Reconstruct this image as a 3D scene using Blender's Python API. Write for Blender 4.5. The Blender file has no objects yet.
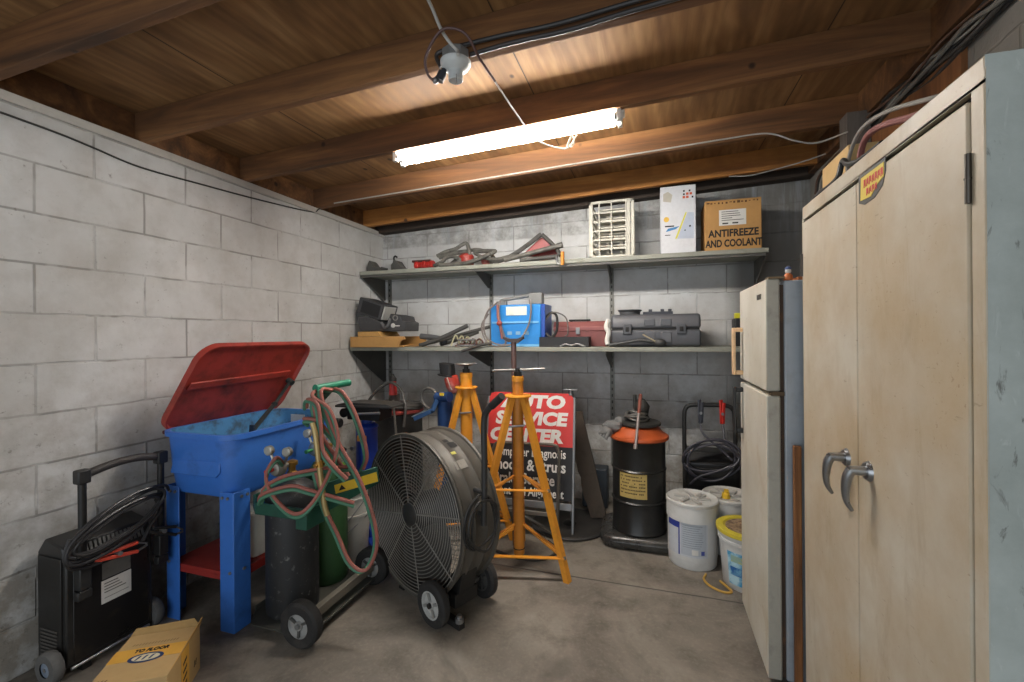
import bpy, bmesh, math, random
from mathutils import Vector, Matrix, Euler
random.seed(7)
scene = bpy.context.scene
C = scene.collection
PI = math.pi
# ------------------------------------------------------------------ camera, sky, exposure
TH = math.atan(140 / 443.0)
RO = math.radians(0.45)
Rv = Vector((math.cos(TH), math.sin(TH), 0)); Uv = Vector((0, 0, 1)); Fv = Vector((-math.sin(TH), math.cos(TH), 0))
Xc = Rv * math.cos(RO) - Uv * math.sin(RO); Yc = Rv * math.sin(RO) + Uv * math.cos(RO)
M = Matrix((Xc, Yc, -Fv)).transposed().to_4x4(); M.translation = Vector((0, 0, 1.316))
cam = bpy.data.cameras.new('camera'); cam.sensor_fit = 'HORIZONTAL'; cam.sensor_width = 36; cam.lens = 36 * 443 / 1024
cam.shift_y = -5.4 / 1024; cam.clip_start = 0.02
co = bpy.data.objects.new('camera', cam); co.matrix_world = M; C.objects.link(co); scene.camera = co
w = bpy.data.worlds.new('daylight'); scene.world = w; w.use_nodes = True
w.node_tree.nodes['Background'].inputs[0].default_value = (0.86, 0.93, 1.0, 1); w.node_tree.nodes['Background'].inputs[1].default_value = 1.9
scene.view_settings.view_transform = 'Standard'; scene.view_settings.look = 'None'; scene.view_settings.gamma = 1
scene.view_settings.use_curve_mapping = False; scene.view_settings.exposure = 0.1
YR = -1.5       # the open front of the garage
pl = bpy.data.lights.new('daylight_portal', 'AREA'); pl.shape = 'RECTANGLE'; pl.size = 3.4; pl.size_y = 2.4; pl.cycles.is_portal = True
po = bpy.data.objects.new('daylight_portal', pl); po.location = (-0.65, YR, 1.2); po.rotation_euler = (PI / 2, 0, 0); C.objects.link(po)
TUBE_POWER = 150.0
try: scene.cycles.use_denoising = True
except Exception: pass

# ------------------------------------------------------------------ materials
def S(hexs):
    c = [int(hexs[i:i + 2], 16) / 255 for i in (0, 2, 4)]
    return tuple((v / 12.92 if v <= .04045 else ((v + .055) / 1.055) ** 2.4) for v in c) + (1,)
class NT:
    def __init__(s, name):
        s.m = bpy.data.materials.new(name); s.m.use_nodes = True; s.t = s.m.node_tree; s.b = s.t.nodes['Principled BSDF']
    def n(s, typ, ins=None, **kw):
        nd = s.t.nodes.new('ShaderNode' + typ)
        for k, v in kw.items(): setattr(nd, k, v)
        for k, v in (ins or {}).items(): s.set(nd.inputs[k], v)
        return nd
    def set(s, sock, v):
        if hasattr(v, 'is_output') : s.t.links.new(v, sock)
        else: sock.default_value = v
    def noise(s, vec, scale, detail=4, rough=.55, dist=0):
        return s.n('TexNoise', {'Vector': vec, 'Scale': scale, 'Detail': detail, 'Roughness': rough, 'Distortion': dist}).outputs['Fac']
    def ramp(s, fac, stops):
        r = s.n('ValToRGB', {'Fac': fac}); e = r.color_ramp.elements
        while len(e) < len(stops): e.new(.5)
        for i, (p, c) in enumerate(stops):
            e[i].position = p; e[i].color = c if len(c) == 4 else tuple(c) + (1,)
        return r.outputs['Color']
    def val(s, fac, a, b):
        return s.n('MapRange', {'Value': fac, 'From Min': a, 'From Max': b}).outputs['Result']
    def mix(s, fac, a, b, mode='MIX'):
        x = s.n('Mix', data_type='RGBA', blend_type=mode); s.set(x.inputs[0], fac); s.set(x.inputs[6], a); s.set(x.inputs[7], b); return x.outputs[2]
    def math(s, op, a, b=0.0, c=0.0):
        x = s.n('Math', operation=op); s.set(x.inputs[0], a); s.set(x.inputs[1], b); s.set(x.inputs[2], c); return x.outputs[0]
    def obj(s, scale=(1, 1, 1), loc=(0, 0, 0), world=False):
        src = s.n('NewGeometry').outputs['Position'] if world else s.n('TexCoord').outputs['Object']
        return s.n('Mapping', {'Vector': src, 'Scale': scale, 'Location': loc}).outputs['Vector']
    def bump(s, h, strength, dist=.01, normal=None):
        i = {'Height': h, 'Strength': strength, 'Distance': dist}
        if normal is not None: i['Normal'] = normal
        return s.n('Bump', i).outputs['Normal']
    def out(s, col, rough=.6, metal=0, normal=None):
        s.set(s.b.inputs['Base Color'], col); s.set(s.b.inputs['Roughness'], rough); s.set(s.b.inputs['Metallic'], metal)
        if normal is not None: s.set(s.b.inputs['Normal'], normal)
        return s.m
_mc = {}
def mat(hexs, rough=.55, metal=0.0, wear=.25, dirt='2a2622', dscale=9.0, dlo=.55, dhi=.75, bump=.0, key=''):
    k = (hexs, rough, metal, wear, dirt, dscale, dlo, dhi, bump)
    if k in _mc: return _mc[k]
    t = NT('m_' + hexs + key); v = t.obj()
    n1 = t.noise(v, dscale, 5, .65); f = t.math('MULTIPLY', t.val(n1, dlo, dhi), wear)
    n2 = t.noise(v, dscale * 5, 3, .6)
    base = t.mix(t.math('MULTIPLY', t.val(n2, .4, .65), .12), S(hexs), tuple(c * .6 for c in S(hexs)[:3]) + (1,))
    col = t.mix(f, base, S(dirt))
    nm = t.bump(n2, bump, .004) if bump else None
    _mc[k] = t.out(col, t.math('ADD', t.math('MULTIPLY', n1, .25), rough - .12), metal, nm)
    return _mc[k]
def emit(hexs, strength):
    t = NT('lamp_' + hexs); t.set(t.b.inputs['Base Color'], S(hexs)); t.set(t.b.inputs['Emission Color'], S(hexs)); t.set(t.b.inputs['Emission Strength'], strength); return t.m
def block_wall(name, ax, off, tone=('d3d4d3', 'b9b8b4'), stain='8d867a'):
    t = NT(name); pos = t.n('NewGeometry').outputs['Position']; sx = t.n('SeparateXYZ', {'Vector': pos})
    u = sx.outputs['X' if ax == 0 else 'Y']; z = sx.outputs['Z']
    vec = t.n('CombineXYZ', {'X': t.math('SUBTRACT', u, off), 'Y': z, 'Z': 0.0}).outputs[0]
    wob = t.n('VectorMath', {0: vec, 1: t.n('VectorMath', {0: t.n('TexNoise', {'Vector': pos, 'Scale': 7.0}).outputs['Color'], 1: (.006, .006, 0)}, operation='MULTIPLY').outputs[0]}, operation='ADD').outputs[0]
    br = t.n('TexBrick', {'Vector': wob, 'Scale': 1.0, 'Mortar Size': .0065, 'Mortar Smooth': .6, 'Bias': 0.0, 'Brick Width': .4064, 'Row Height': .2032, 'Color1': (.35, .35, .35, 1), 'Color2': (.65, .65, .65, 1)})
    br.offset = .5; br.offset_frequency = 2
    mort = br.outputs['Fac']
    n1 = t.noise(pos, 2.2, 6, .62); n2 = t.noise(pos, 34, 4, .7); n3 = t.noise(pos, 9, 5, .65)
    col = t.mix(t.val(n1, .35, .7), S(tone[0]), S(tone[1]))
    col = t.mix(t.math('MULTIPLY', t.val(br.outputs['Color'], .3, .7), .14), col, S('9c978d'))
    # worn paint and grime, more of it low down where things rub
    low = t.val(z, 1.25, .2)
    g = t.math('MULTIPLY', t.val(t.math('ADD', n3, t.math('MULTIPLY', low, .20)), .46, .74), t.math('ADD', t.math('MULTIPLY', low, .62), .26))
    col = t.mix(g, col, S(stain))
    pit = t.val(t.math('ADD', n2, t.math('MULTIPLY', low, .06)), .64, .76); col = t.mix(t.math('MULTIPLY', pit, .6), col, S('645d52'))
    crack = t.val(t.noise(pos, 3.1, 3, .5, 1.2), .40, .52)
    col = t.mix(t.math('MULTIPLY', mort, t.math('ADD', .10, t.math('MULTIPLY', crack, .5))), col, S('6f6a62'))
    h = t.math('ADD', t.math('MULTIPLY', mort, t.math('SUBTRACT', crack, .65)), t.math('MULTIPLY', t.math('ADD', n2, t.math('MULTIPLY', n3, 1.5)), .30))
    return t, col, t.bump(h, .8, .008), pos, sx
def wood(name, ca, cb, cc, along='X', scale=1.0, knots=True, rough=.75):
    t = NT(name); sc = {'X': (.35, 5, 5), 'Y': (5, .35, 5), 'Z': (5, 5, .35)}[along]
    v = t.obj(tuple(s * scale for s in sc), world=True)
    d = t.noise(v, 1.6, 6, .62, 1.4); fine = t.noise(v, 14, 4, .6, .4)
    col = t.ramp(d, [(.30, S(ca)), (.5, S(cb)), (.72, S(cc))])
    col = t.mix(t.math('MULTIPLY', t.val(fine, .45, .7), .32), col, S(ca))
    if knots:
        p = t.obj((1, 1, 1), world=True)
        vo = t.n('TexVoronoi', {'Vector': p, 'Scale': 3.6, 'Randomness': 1.0}).outputs['Distance']
        col = t.mix(t.math('MULTIPLY', t.val(vo, .075, .045), .85), col, S('1d120b'))
        st = t.noise(p, 1.3, 5, .6); col = t.mix(t.math('MULTIPLY', t.val(st, .52, .75), .4), col, S('2c1c12'))
    return t.out(col, rough, 0, t.bump(fine, .25, .004))

# ------------------------------------------------------------------ mesh builder
def V3(p): return Vector(p)
def spline(pts, n=8, closed=False):
    P = [V3(p) for p in pts]; out = []; N = len(P)
    for i in range(N if closed else N - 1):
        p1, p2 = P[i], P[(i + 1) % N]
        p0 = P[i - 1] if (closed or i > 0) else p1 * 2 - p2
        p3 = P[(i + 2) % N] if (closed or i + 2 < N) else p2 * 2 - p1
        for k in range(n):
            t = k / n; t2 = t * t; t3 = t2 * t
            out.append(.5 * ((2 * p1) + (p2 - p0) * t + (2 * p0 - 5 * p1 + 4 * p2 - p3) * t2 + (3 * p1 - p0 - 3 * p2 + p3) * t3))
    if not closed: out.append(P[-1])
    return out
def frame(d):
    d = d.normalized(); a = Vector((0, 0, 1)) if abs(d.z) < .9 else Vector((1, 0, 0))
    x = a.cross(d).normalized(); return x, d.cross(x)
class MB:
    def __init__(s): s.v = []; s.f = []; s.sm = []; s.mi = []; s.cur = 0
    def add(s, vs, fs, smooth=False, mx=None):
        o = len(s.v); s.v += [mx @ V3(p) if mx else V3(p) for p in vs]
        for f in fs: s.f.append([i + o for i in f]); s.sm.append(smooth); s.mi.append(s.cur)
        return s
    def box(s, c, d, rz=0, mx=None):
        x, y, z = (q / 2 for q in d); vs = [(i * x, j * y, k * z) for i in (-1, 1) for j in (-1, 1) for k in (-1, 1)]
        m = Matrix.Translation(V3(c)) @ Matrix.Rotation(rz, 4, 'Z')
        if mx: m = Matrix.Translation(V3(c)) @ mx
        return s.add(vs, [(0, 1, 3, 2), (4, 6, 7, 5), (0, 4, 5, 1), (2, 3, 7, 6), (0, 2, 6, 4), (1, 5, 7, 3)], False, m)
    def bb(s, a, b): return s.box([(p + q) / 2 for p, q in zip(a, b)], [abs(q - p) for p, q in zip(a, b)])
    def bar(s, a, b, wd, th, up=(0, 0, 1)):
        a, b = V3(a), V3(b); d = b - a; z = d.normalized(); x = V3(up).cross(z)
        if x.length < 1e-4: x = Vector((1, 0, 0)).cross(z)
        x.normalize(); y = z.cross(x); m = Matrix((x, y, z)).transposed()
        return s.box((a + b) / 2, (wd, th, d.length), mx=m.to_4x4())
    def cyl(s, a, b, r, r2=None, n=20, caps=True):
        a, b = V3(a), V3(b); r2 = r if r2 is None else r2; x, y = frame(b - a); vs = []
        for p, q in ((a, r), (b, r2)):
            for i in range(n):
                t = 2 * PI * i / n; vs.append(p + (x * math.cos(t) + y * math.sin(t)) * q)
        s.add(vs, [(i, (i + 1) % n, n + (i + 1) % n, n + i) for i in range(n)], True)
        if caps: s.add(vs[:n], [list(range(n))[::-1]]); s.add(vs[n:], [list(range(n))])
        return s
    def tube(s, pts, r, n=8, closed=False, rs=None):
        P = [V3(p) for p in pts]; N = len(P); rings = []; x = None
        for i in range(N):
            d = (P[(i + 1) % N] - P[i - 1]) if closed else (P[min(i + 1, N - 1)] - P[max(i - 1, 0)])
            if d.length < 1e-9: d = Vector((0, 0, 1))
            d.normalize()
            if x is None: x, y = frame(d)
            else:
                x = x - d * x.dot(d)
                if x.length < 1e-6: x, y = frame(d)
                x.normalize(); y = d.cross(x)
            q = rs[i] if rs else r
            rings.append([P[i] + (x * math.cos(2 * PI * k / n) + y * math.sin(2 * PI * k / n)) * q for k in range(n)])
        vs = [p for g in rings for p in g]; fs = []
        for i in range(N if closed else N - 1):
            j = (i + 1) % N
            for k in range(n): fs.append((i * n + k, i * n + (k + 1) % n, j * n + (k + 1) % n, j * n + k))
        s.add(vs, fs, True)
        if not closed: s.add(rings[0], [list(range(n))[::-1]]); s.add(rings[-1], [list(range(n))])
        return s
    def cable(s, pts, r, n=6, k=7, closed=False): return s.tube(spline(pts, k, closed), r, n, closed)
    def lathe(s, prof, c=(0, 0, 0), axis=(0, 0, 1), n=32, caps=True):
        c = V3(c); ax = V3(axis).normalized(); x, y = frame(ax); vs = []
        for r, h in prof:
            for i in range(n):
                t = 2 * PI * i / n; vs.append(c + ax * h + (x * math.cos(t) + y * math.sin(t)) * r)
        fs = []
        for j in range(len(prof) - 1):
            for i in range(n): fs.append((j * n + i, j * n + (i + 1) % n, (j + 1) * n + (i + 1) % n, (j + 1) * n + i))
        s.add(vs, fs, True)
        if caps:
            if prof[0][0] > 1e-4: s.add(vs[:n], [list(range(n))[::-1]])
            if prof[-1][0] > 1e-4: s.add(vs[-n:], [list(range(n))])
        return s
    def ring(s, c, axis, R, r, n=40, m=6):
        c = V3(c); x, y = frame(V3(axis)); return s.tube([c + (x * math.cos(2 * PI * i / n) + y * math.sin(2 * PI * i / n)) * R for i in range(n)], r, m, True)
    def prism(s, poly, o, ux, uy, d):
        o, ux, uy, d = V3(o), V3(ux), V3(uy), V3(d); n = len(poly)
        vs = [o + ux * p[0] + uy * p[1] for p in poly]; vs += [p + d for p in vs]
        return s.add(vs, [list(range(n))[::-1], list(range(n, 2 * n))] + [(i, (i + 1) % n, n + (i + 1) % n, n + i) for i in range(n)])
    def ball(s, c, r, sc=(1, 1, 1), n=14, jit=0):
        c = V3(c); vs = []; fs = []; m = n // 2
        for j in range(m + 1):
            for i in range(n):
                a = PI * j / m; b = 2 * PI * i / n; q = r * (1 + random.uniform(-jit, jit))
                vs.append(c + Vector((math.sin(a) * math.cos(b) * sc[0], math.sin(a) * math.sin(b) * sc[1], math.cos(a) * sc[2])) * q)
        for j in range(m):
            for i in range(n): fs.append((j * n + i, (j + 1) * n + i, (j + 1) * n + (i + 1) % n, j * n + (i + 1) % n))
        return s.add(vs, fs, True)
    def build(s, name, m, parent=None, bevel=0, label=None, local=False):
        me = bpy.data.meshes.new(name)
        if parent is not None:
            off = Vector((0, 0, 0)) if local else parent_base(parent)
        else:
            mn = [min(p[i] for p in s.v) for i in range(3)]; mxx = [max(p[i] for p in s.v) for i in range(3)]
            off = Vector(((mn[0] + mxx[0]) / 2, (mn[1] + mxx[1]) / 2, mn[2]))
        me.from_pydata([tuple(p - off) for p in s.v], [], s.f); me.polygons.foreach_set('use_smooth', s.sm); me.polygons.foreach_set('material_index', s.mi)
        bm = bmesh.new(); bm.from_mesh(me); bmesh.ops.remove_doubles(bm, verts=bm.verts, dist=1e-5); bmesh.ops.recalc_face_normals(bm, faces=bm.faces); bm.to_mesh(me); bm.free()
        me.set_sharp_from_angle(angle=math.radians(38))
        for q in (m if isinstance(m, (list, tuple)) else [m]): me.materials.append(q)
        o = bpy.data.objects.new(name, me); C.objects.link(o)
        if parent is not None: o.parent = parent
        else: o.location = off
        if bevel:
            b = o.modifiers.new('bevel', 'BEVEL'); b.width = bevel; b.segments = 2; b.limit_method = 'ANGLE'; b.angle_limit = .6
        if label: o['label'] = label
        return o
def parent_base(p):
    v = Vector((0, 0, 0))
    while p is not None: v = v + p.location; p = p.parent
    return v
def tag(o, label, cat, group=None, kind=None):
    o['label'] = label; o['category'] = cat
    if group: o['group'] = group
    if kind: o['kind'] = kind
    return o
def thing(name, label, cat, loc=(0, 0, 0), rz=0, group=None):
    o = bpy.data.objects.new(name, None); C.objects.link(o); o.empty_display_size = .05; o.location = loc; o.rotation_euler = (0, 0, rz)
    return tag(o, label, cat, group)
def struct(name, mb, m, label=None, cat=None, bevel=0):
    o = mb.build(name, m, None, bevel); o['kind'] = 'structure'
    if label: o['label'] = label; o['category'] = cat
    return o
def copy_tree(o, parent=None):
    c = o.copy(); C.objects.link(c)
    if parent is not None: c.parent = parent
    for ch in [q for q in bpy.data.objects if q.parent == o]: copy_tree(ch, c)
    return c
def text(name, body, size, loc, rot, m, parent, bold=.0, xs=1.0, shear=0, align='CENTER', ext=.0008, label=None):
    cu = bpy.data.curves.new(name, 'FONT'); cu.body = body; cu.size = size; cu.align_x = align; cu.align_y = 'CENTER'; cu.offset = bold; cu.extrude = ext; cu.shear = shear; cu.resolution_u = 3
    tmp = bpy.data.objects.new('tmp', cu); C.objects.link(tmp); dg = bpy.context.evaluated_depsgraph_get(); dg.update()
    me = bpy.data.meshes.new_from_object(tmp.evaluated_get(dg)); bpy.data.objects.remove(tmp); bpy.data.curves.remove(cu)
    me.name = name; me.transform(Matrix.Diagonal((xs, 1, 1, 1))); me.materials.clear(); me.materials.append(m)
    o = bpy.data.objects.new(name, me); C.objects.link(o); o.parent = parent; o.location = V3(loc) - parent_base(parent); o.rotation_euler = rot
    if label: o['label'] = label
    return o
FY = (PI / 2, 0, 0); FX = (PI / 2, 0, PI / 2); FNX = (PI / 2, 0, -PI / 2)   # facing -y, +x, -x
def rrect(w_, h_, r, n=5):
    out = []
    for cx, cy, a0 in ((w_ / 2 - r, h_ / 2 - r, 0), (-w_ / 2 + r, h_ / 2 - r, PI / 2), (-w_ / 2 + r, -h_ / 2 + r, PI), (w_ / 2 - r, -h_ / 2 + r, 1.5 * PI)):
        for i in range(n + 1):
            a = a0 + PI / 2 * i / n; out.append((cx + r * math.cos(a), cy + r * math.sin(a)))
    return out
def loops(mb, rows, closed_top=False, closed_bottom=True):
    """skin a stack of equal-length loops"""
    n = len(rows[0]); vs = [p for r in rows for p in r]; fs = []
    for j in range(len(rows) - 1):
        for i in range(n): fs.append((j * n + i, j * n + (i + 1) % n, (j + 1) * n + (i + 1) % n, (j + 1) * n + i))
    if closed_bottom: fs.append(list(range(n))[::-1])
    if closed_top: fs.append([(len(rows) - 1) * n + i for i in range(n)])
    return mb.add(vs, fs, False)

black_metal = mat('201f1e', .45, .2, .25, '4a443c'); black_plastic = mat('232323', .5, 0, .3, '4b463f'); rubber = mat('262524', .8, 0, .45, '57514a', bump=.2)
chrome = mat('b9babb', .28, .9, .2, '5a554d'); zinc = mat('8f9090', .45, .7, .35, '4d4a45'); white_paint = mat('d9d8d2', .5, 0, .2, '8d877b')
brass = mat('a8803e', .4, .8, .3); yellow_paint = mat('e0962b', .5, 0, .35, '6b3d14', 7); red_plastic = mat('c0302a', .4, 0, .25); white_label = mat('d8d6d0', .6, 0, .15, '807a70', 20)
cord_black = mat('272625', .55, 0, .2); cord_grey = mat('5f5c58', .55, 0, .3); card = mat('c39a63', .85, 0, .2, '8a6235', 5); ink = mat('1c1a18', .7, 0, 0); red_ink = mat('c5392c', .6, 0, .1)
white_ink = mat('e6e4de', .6, 0, .1); yellow_label = mat('e3bd2e', .6, 0, .2); dark_steel = mat('4d4a44', .5, .4, .4, '2a2724')

# ------------------------------------------------------------------ the room shell
XL, XR, YB = -2.37, 1.055, 3.56
t, col, nm, pos, sx = block_wall('painted_block_left', 1, 1.126)
mw_left = t.out(col, .8, 0, nm)
t, col, nm, pos, sx = block_wall('painted_block_back', 0, .119 - .2032 - .4064 * 10, ('d2d3d3', 'bdbcb9'))
# bare cement smears where the roof leaked at the right of the top course
z = sx.outputs['Z']; sm = t.math('MULTIPLY', t.val(z, 2.115, 2.13), t.val(t.noise(pos, 6, 5, .7), .36, .56))
right_grey = t.val(sx.outputs['X'], .50, .62)  # wall blends to a darker grey at its right end
col = t.mix(t.math('MULTIPLY', sm, .75), col, S('84827d')); col = t.mix(t.math('MULTIPLY', right_grey, .8), col, S('6d6b67'))
drip = t.noise(t.n('Mapping', {'Vector': pos, 'Scale': (9, 9, .8)}).outputs[0], 2.0, 4, .6); col = t.mix(t.math('MULTIPLY', t.val(drip, .5, .68), t.math('MULTIPLY', t.val(z, 1.9, 2.25), .5)), col, S('a9b0b6'))
mw_back = t.out(col, .8, 0, nm)
t, col, nm, pos, sx = block_wall('bare_block_right', 1, .3, ('8b8780', '75716a'))
mw_right = t.out(col, .85, 0, nm)
struct('wall_left', MB().bb((XL - .2, YR, 0), (XL, YB + .2, 2.235)), mw_left, 'painted white block wall on the left', 'wall')
struct('wall_back', MB().bb((XL, YB, 0), (XR, YB + .2, 2.45)), mw_back, 'painted block wall at the back behind the shelves', 'wall')
struct('wall_right', MB().bb((XR, YR, 0), (XR + .2, YB + .2, 2.5)), mw_right, 'dull grey block wall at right behind the cabinet', 'wall')
# concrete floor
t = NT('concrete_floor'); pos = t.n('NewGeometry').outputs['Position']; sx = t.n('SeparateXYZ', {'Vector': pos})
n1 = t.noise(pos, 1.6, 7, .62, .6); n2 = t.noise(pos, 6, 6, .68, .3); n3 = t.noise(pos, 60, 3, .6)
col = t.ramp(n1, [(.3, S('4e4841')), (.48, S('797268')), (.68, S('968f84'))])
col = t.mix(t.math('MULTIPLY', t.val(n2, .50, .72), .5), col, S('423b33')); col = t.mix(t.math('MULTIPLY', t.val(n3, .5, .75), .22), col, S('aba294'))
oil = t.val(t.noise(pos, 2.3, 4, .55, .8), .60, .70); col = t.mix(t.math('MULTIPLY', oil, .55), col, S('2f2a25'))
yy = t.math('ADD', sx.outputs['Y'], t.math('MULTIPLY', n2, .012)); joint = t.val(t.math('ABSOLUTE', t.math('SUBTRACT', yy, 2.405)), .008, .003)
col = t.mix(t.math('MULTIPLY', joint, .75), col, S('2b2722'))
m_floor = t.out(col, t.math('ADD', .42, t.math('MULTIPLY', n2, .4)), 0, t.bump(t.math('SUBTRACT', n2, joint), .25, .01))
struct('floor', MB().bb((XL - .2, YR, -.1), (XR + .2, YB + .2, 0)), m_floor, 'stained brown grey concrete floor', 'floor')
# plate on top of the left wall
struct('trim_1', MB().bb((XL - .18, YR, 2.235), (XL + .012, YB, 2.272)), mat('bdb9b1', .8, 0, .3, '6d675d'), 'painted ledge along the top of the left wall', 'ledge')
SL = .039
def zr(x): return 2.272 + SL * (x - XL)
def plywood():
    t = NT('plywood_deck'); p = t.obj((1, 1, 1), world=True); v = t.n('Mapping', {'Vector': p, 'Scale': (2.2, .55, 1)}).outputs[0]
    big = t.noise(v, 1.5, 3, .5, 2.2); fine = t.noise(t.n('Mapping', {'Vector': p, 'Scale': (9, .6, 1)}).outputs[0], 5, 4, .6, 1.2)
    wv = t.n('TexWave', {'Vector': t.n('Mapping', {'Vector': p, 'Scale': (1, .22, 1), 'Rotation': (0, 0, .25)}).outputs[0], 'Scale': 6.5, 'Distortion': 7.0, 'Detail': 3.0, 'Detail Scale': 1.3}).outputs['Fac']
    col = t.ramp(big, [(.28, S('6e4e2d')), (.5, S('8d673e')), (.72, S('a98153'))]); col = t.mix(t.math('MULTIPLY', wv, .30), col, S('5a3d22')); col = t.mix(t.math('MULTIPLY', t.val(fine, .48, .7), .3), col, S('5f4226'))
    vo = t.n('TexVoronoi', {'Vector': t.n('Mapping', {'Vector': p, 'Scale': (1.6, 1, 1)}).outputs[0], 'Scale': 2.3}).outputs['Distance']; col = t.mix(t.math('MULTIPLY', t.val(vo, .055, .03), .85), col, S('24170e'))
    sheet = t.math('MODULO', t.math('ADD', t.n('SeparateXYZ', {'Vector': p}).outputs['X'], 10.3), 1.22); col = t.mix(t.val(sheet, .008, .002), col, S('21150c'))
    return t.out(col, .75, 0, t.bump(fine, .2, .004))
ply = plywood()
joist_w = wood('joist_timber', '452e1c', '704b2b', '9a6c3f', 'X', .8); joist_w2 = wood('joist_timber_yellow', '7a4b22', 'ad7335', 'cb9550', 'X', .8)
def sloped(mb, x0, x1, y0, y1, d0, d1):
    vs = [(x, y, zr(x) + d) for x in (x0, x1) for y in (y0, y1) for d in (d0, d1)]
    return mb.add(vs, [(0, 1, 3, 2), (4, 6, 7, 5), (0, 4, 5, 1), (2, 3, 7, 6), (0, 2, 6, 4), (1, 5, 7, 3)])
struct('ceiling', sloped(MB(), XL - .2, XR + .2, YR, YB + .2, .142, .165), ply, 'brown plywood roof deck above the joists', 'ceiling')
JY = [-1.4, -.82, -.23, .37, .96, 1.505, 2.08, 2.695, 3.29]
words = ['wooden joist above the garage opening', 'second wooden joist in from the opening', 'wooden joist above the camera', 'wooden joist just in front of the camera', 'nearest wooden joist at the top left corner', 'wooden joist carrying the junction box', 'wooden joist just in front of the fluorescent lamp', 'wooden joist just behind the fluorescent lamp', 'last wooden joist close to the back wall']
k = 2
for y, wd in zip(JY, words):
    struct('trim_%d' % k, sloped(MB(), XL - .05, XR - .0, y, y + .038, 0, .142), joist_w2 if y > 3.2 else joist_w, wd, 'joist', .003); k += 1
for a, b in zip(JY, JY[1:] + [3.47]):       # blocking on the ledge between joists
    struct('trim_%d' % k, MB().bb((XL - .06, a + .039, 2.273), (XL - .02, b - .001, 2.41)), joist_w, 'wood blocking on the left ledge', 'blocking'); k += 1
struct('trim_%d' % k, sloped(MB(), XL - .05, XR, 3.47, YB, -.02, .142), mat('3a2f26', .8, 0, .3), 'dark top plate over the back wall', 'plate'); k += 1
struct('trim_%d' % k, MB().bb((1.015, YR, 2.395), (XR, 3.46, 2.54)), joist_w, 'wood ledger along the top of the right wall', 'ledger'); k += 1
struct('trim_%d' % k, MB().bb((1.035, 1.95, 1.85), (XR + .001, 2.95, 2.31)), wood('stained_board', '5d3a1f', '8a5a32', '9d6b3f', 'Z', .8, False), 'brown board on the right wall above the cabinet', 'board'); k += 1
struct('trim_%d' % k, MB().bb((.93, 2.60, 1.75), (1.03, 2.69, 2.41)), wood('grey_post', '4a4440', '6a625a', '7a7168', 'Z', .8, False), 'grey wooden post under the joist ends at right', 'post'); k += 1

# ------------------------------------------------------------------ metal cabinet at right
def beige():
    t = NT('beige_enamel'); pos = t.n('NewGeometry').outputs['Position']
    n1 = t.noise(pos, 3.2, 6, .65); v = t.n('Mapping', {'Vector': pos, 'Scale': (5, 5, 1.3)}).outputs[0]
    st = t.noise(v, 1.5, 6, .7, .8); sp = t.noise(pos, 75, 4, .7); msk = t.noise(pos, 2.1, 4, .6); z = t.n('SeparateXYZ', {'Vector': pos}).outputs['Z']
    col = t.mix(t.val(n1, .35, .68), S('c6bfaf'), S('b09f84'))
    col = t.mix(t.math('MULTIPLY', t.val(st, .52, .72), .5), col, S('95805f'))
    col = t.mix(t.math('MULTIPLY', t.val(msk, .45, .68), .55), col, S('b39a70'))
    col = t.mix(t.math('MULTIPLY', t.val(t.math('ADD', sp, t.math('MULTIPLY', msk, .5)), .92, 1.04), .6), col, S('7c5433'))
    scr = t.noise(t.n('Mapping', {'Vector': pos, 'Scale': (30, 8, 30)}).outputs[0], 3, 3, .6)
    col = t.mix(t.math('MULTIPLY', t.val(scr, .68, .74), .5), col, S('8b7a62'))
    return t.out(col, t.math('ADD', .35, t.math('MULTIPLY', n1, .3)), .0, t.bump(n1, .12, .02))
m_beige = beige()
def side_enamel():
    t = NT('cool_daylit_enamel'); pos = t.n('NewGeometry').outputs['Position']; n1 = t.noise(pos, 4, 6, .65); n2 = t.noise(t.n('Mapping', {'Vector': pos, 'Scale': (14, 14, 4)}).outputs[0], 2, 5, .7, 1.0)
    col = t.mix(t.val(n1, .38, .66), S('aeb5b0'), S('939a94')); col = t.mix(t.math('MULTIPLY', t.val(n2, .60, .68), .75), col, S('4f4c45')); col = t.mix(t.math('MULTIPLY', t.val(n2, .40, .33), .4), col, S('c6cbc6'))  # cool daylight is put into this colour; the dark scratches are wear
    return t.out(col, .5, 0, t.bump(n1, .2, .02))
m_side = side_enamel()
cab = thing('metal_cabinet', 'tall beige two-door metal cabinet at right with lever handles', 'cabinet', (.78, 1.38, 0))
CX, CY0, CY1, CZ = .52, .922, 1.839, 1.768
b = MB(); b.bb((CX + .02, CY0, 0), (XR - .03, CY1, CZ)); b.bb((CX + .0005, CY0 - .001, 0), (CX + .03, CY0, CZ)); b.build('body', m_side, cab, .0, 'side and top with cool daylight in their grey green colour')
MB().bb((CX + .016, CY0 + .034, .05), (CX + .0195, CY1 - .008, CZ - .042)).build('gap_shade_plate', mat('2b2622', .8), cab)  # added dark plate gives the gaps round the doors their shade
b = MB(); b.bb((CX, CY0, CZ - .042), (CX + .02, CY1, CZ)); b.bb((CX, CY0, 0), (CX + .02, CY0 + .034, CZ - .042)); b.bb((CX, CY1 - .008, 0), (CX + .02, CY1, CZ - .042)); b.bb((CX, CY0, 0), (CX + .02, CY1, .05))
b.build('front_frame', m_beige, cab, .003)
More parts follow.
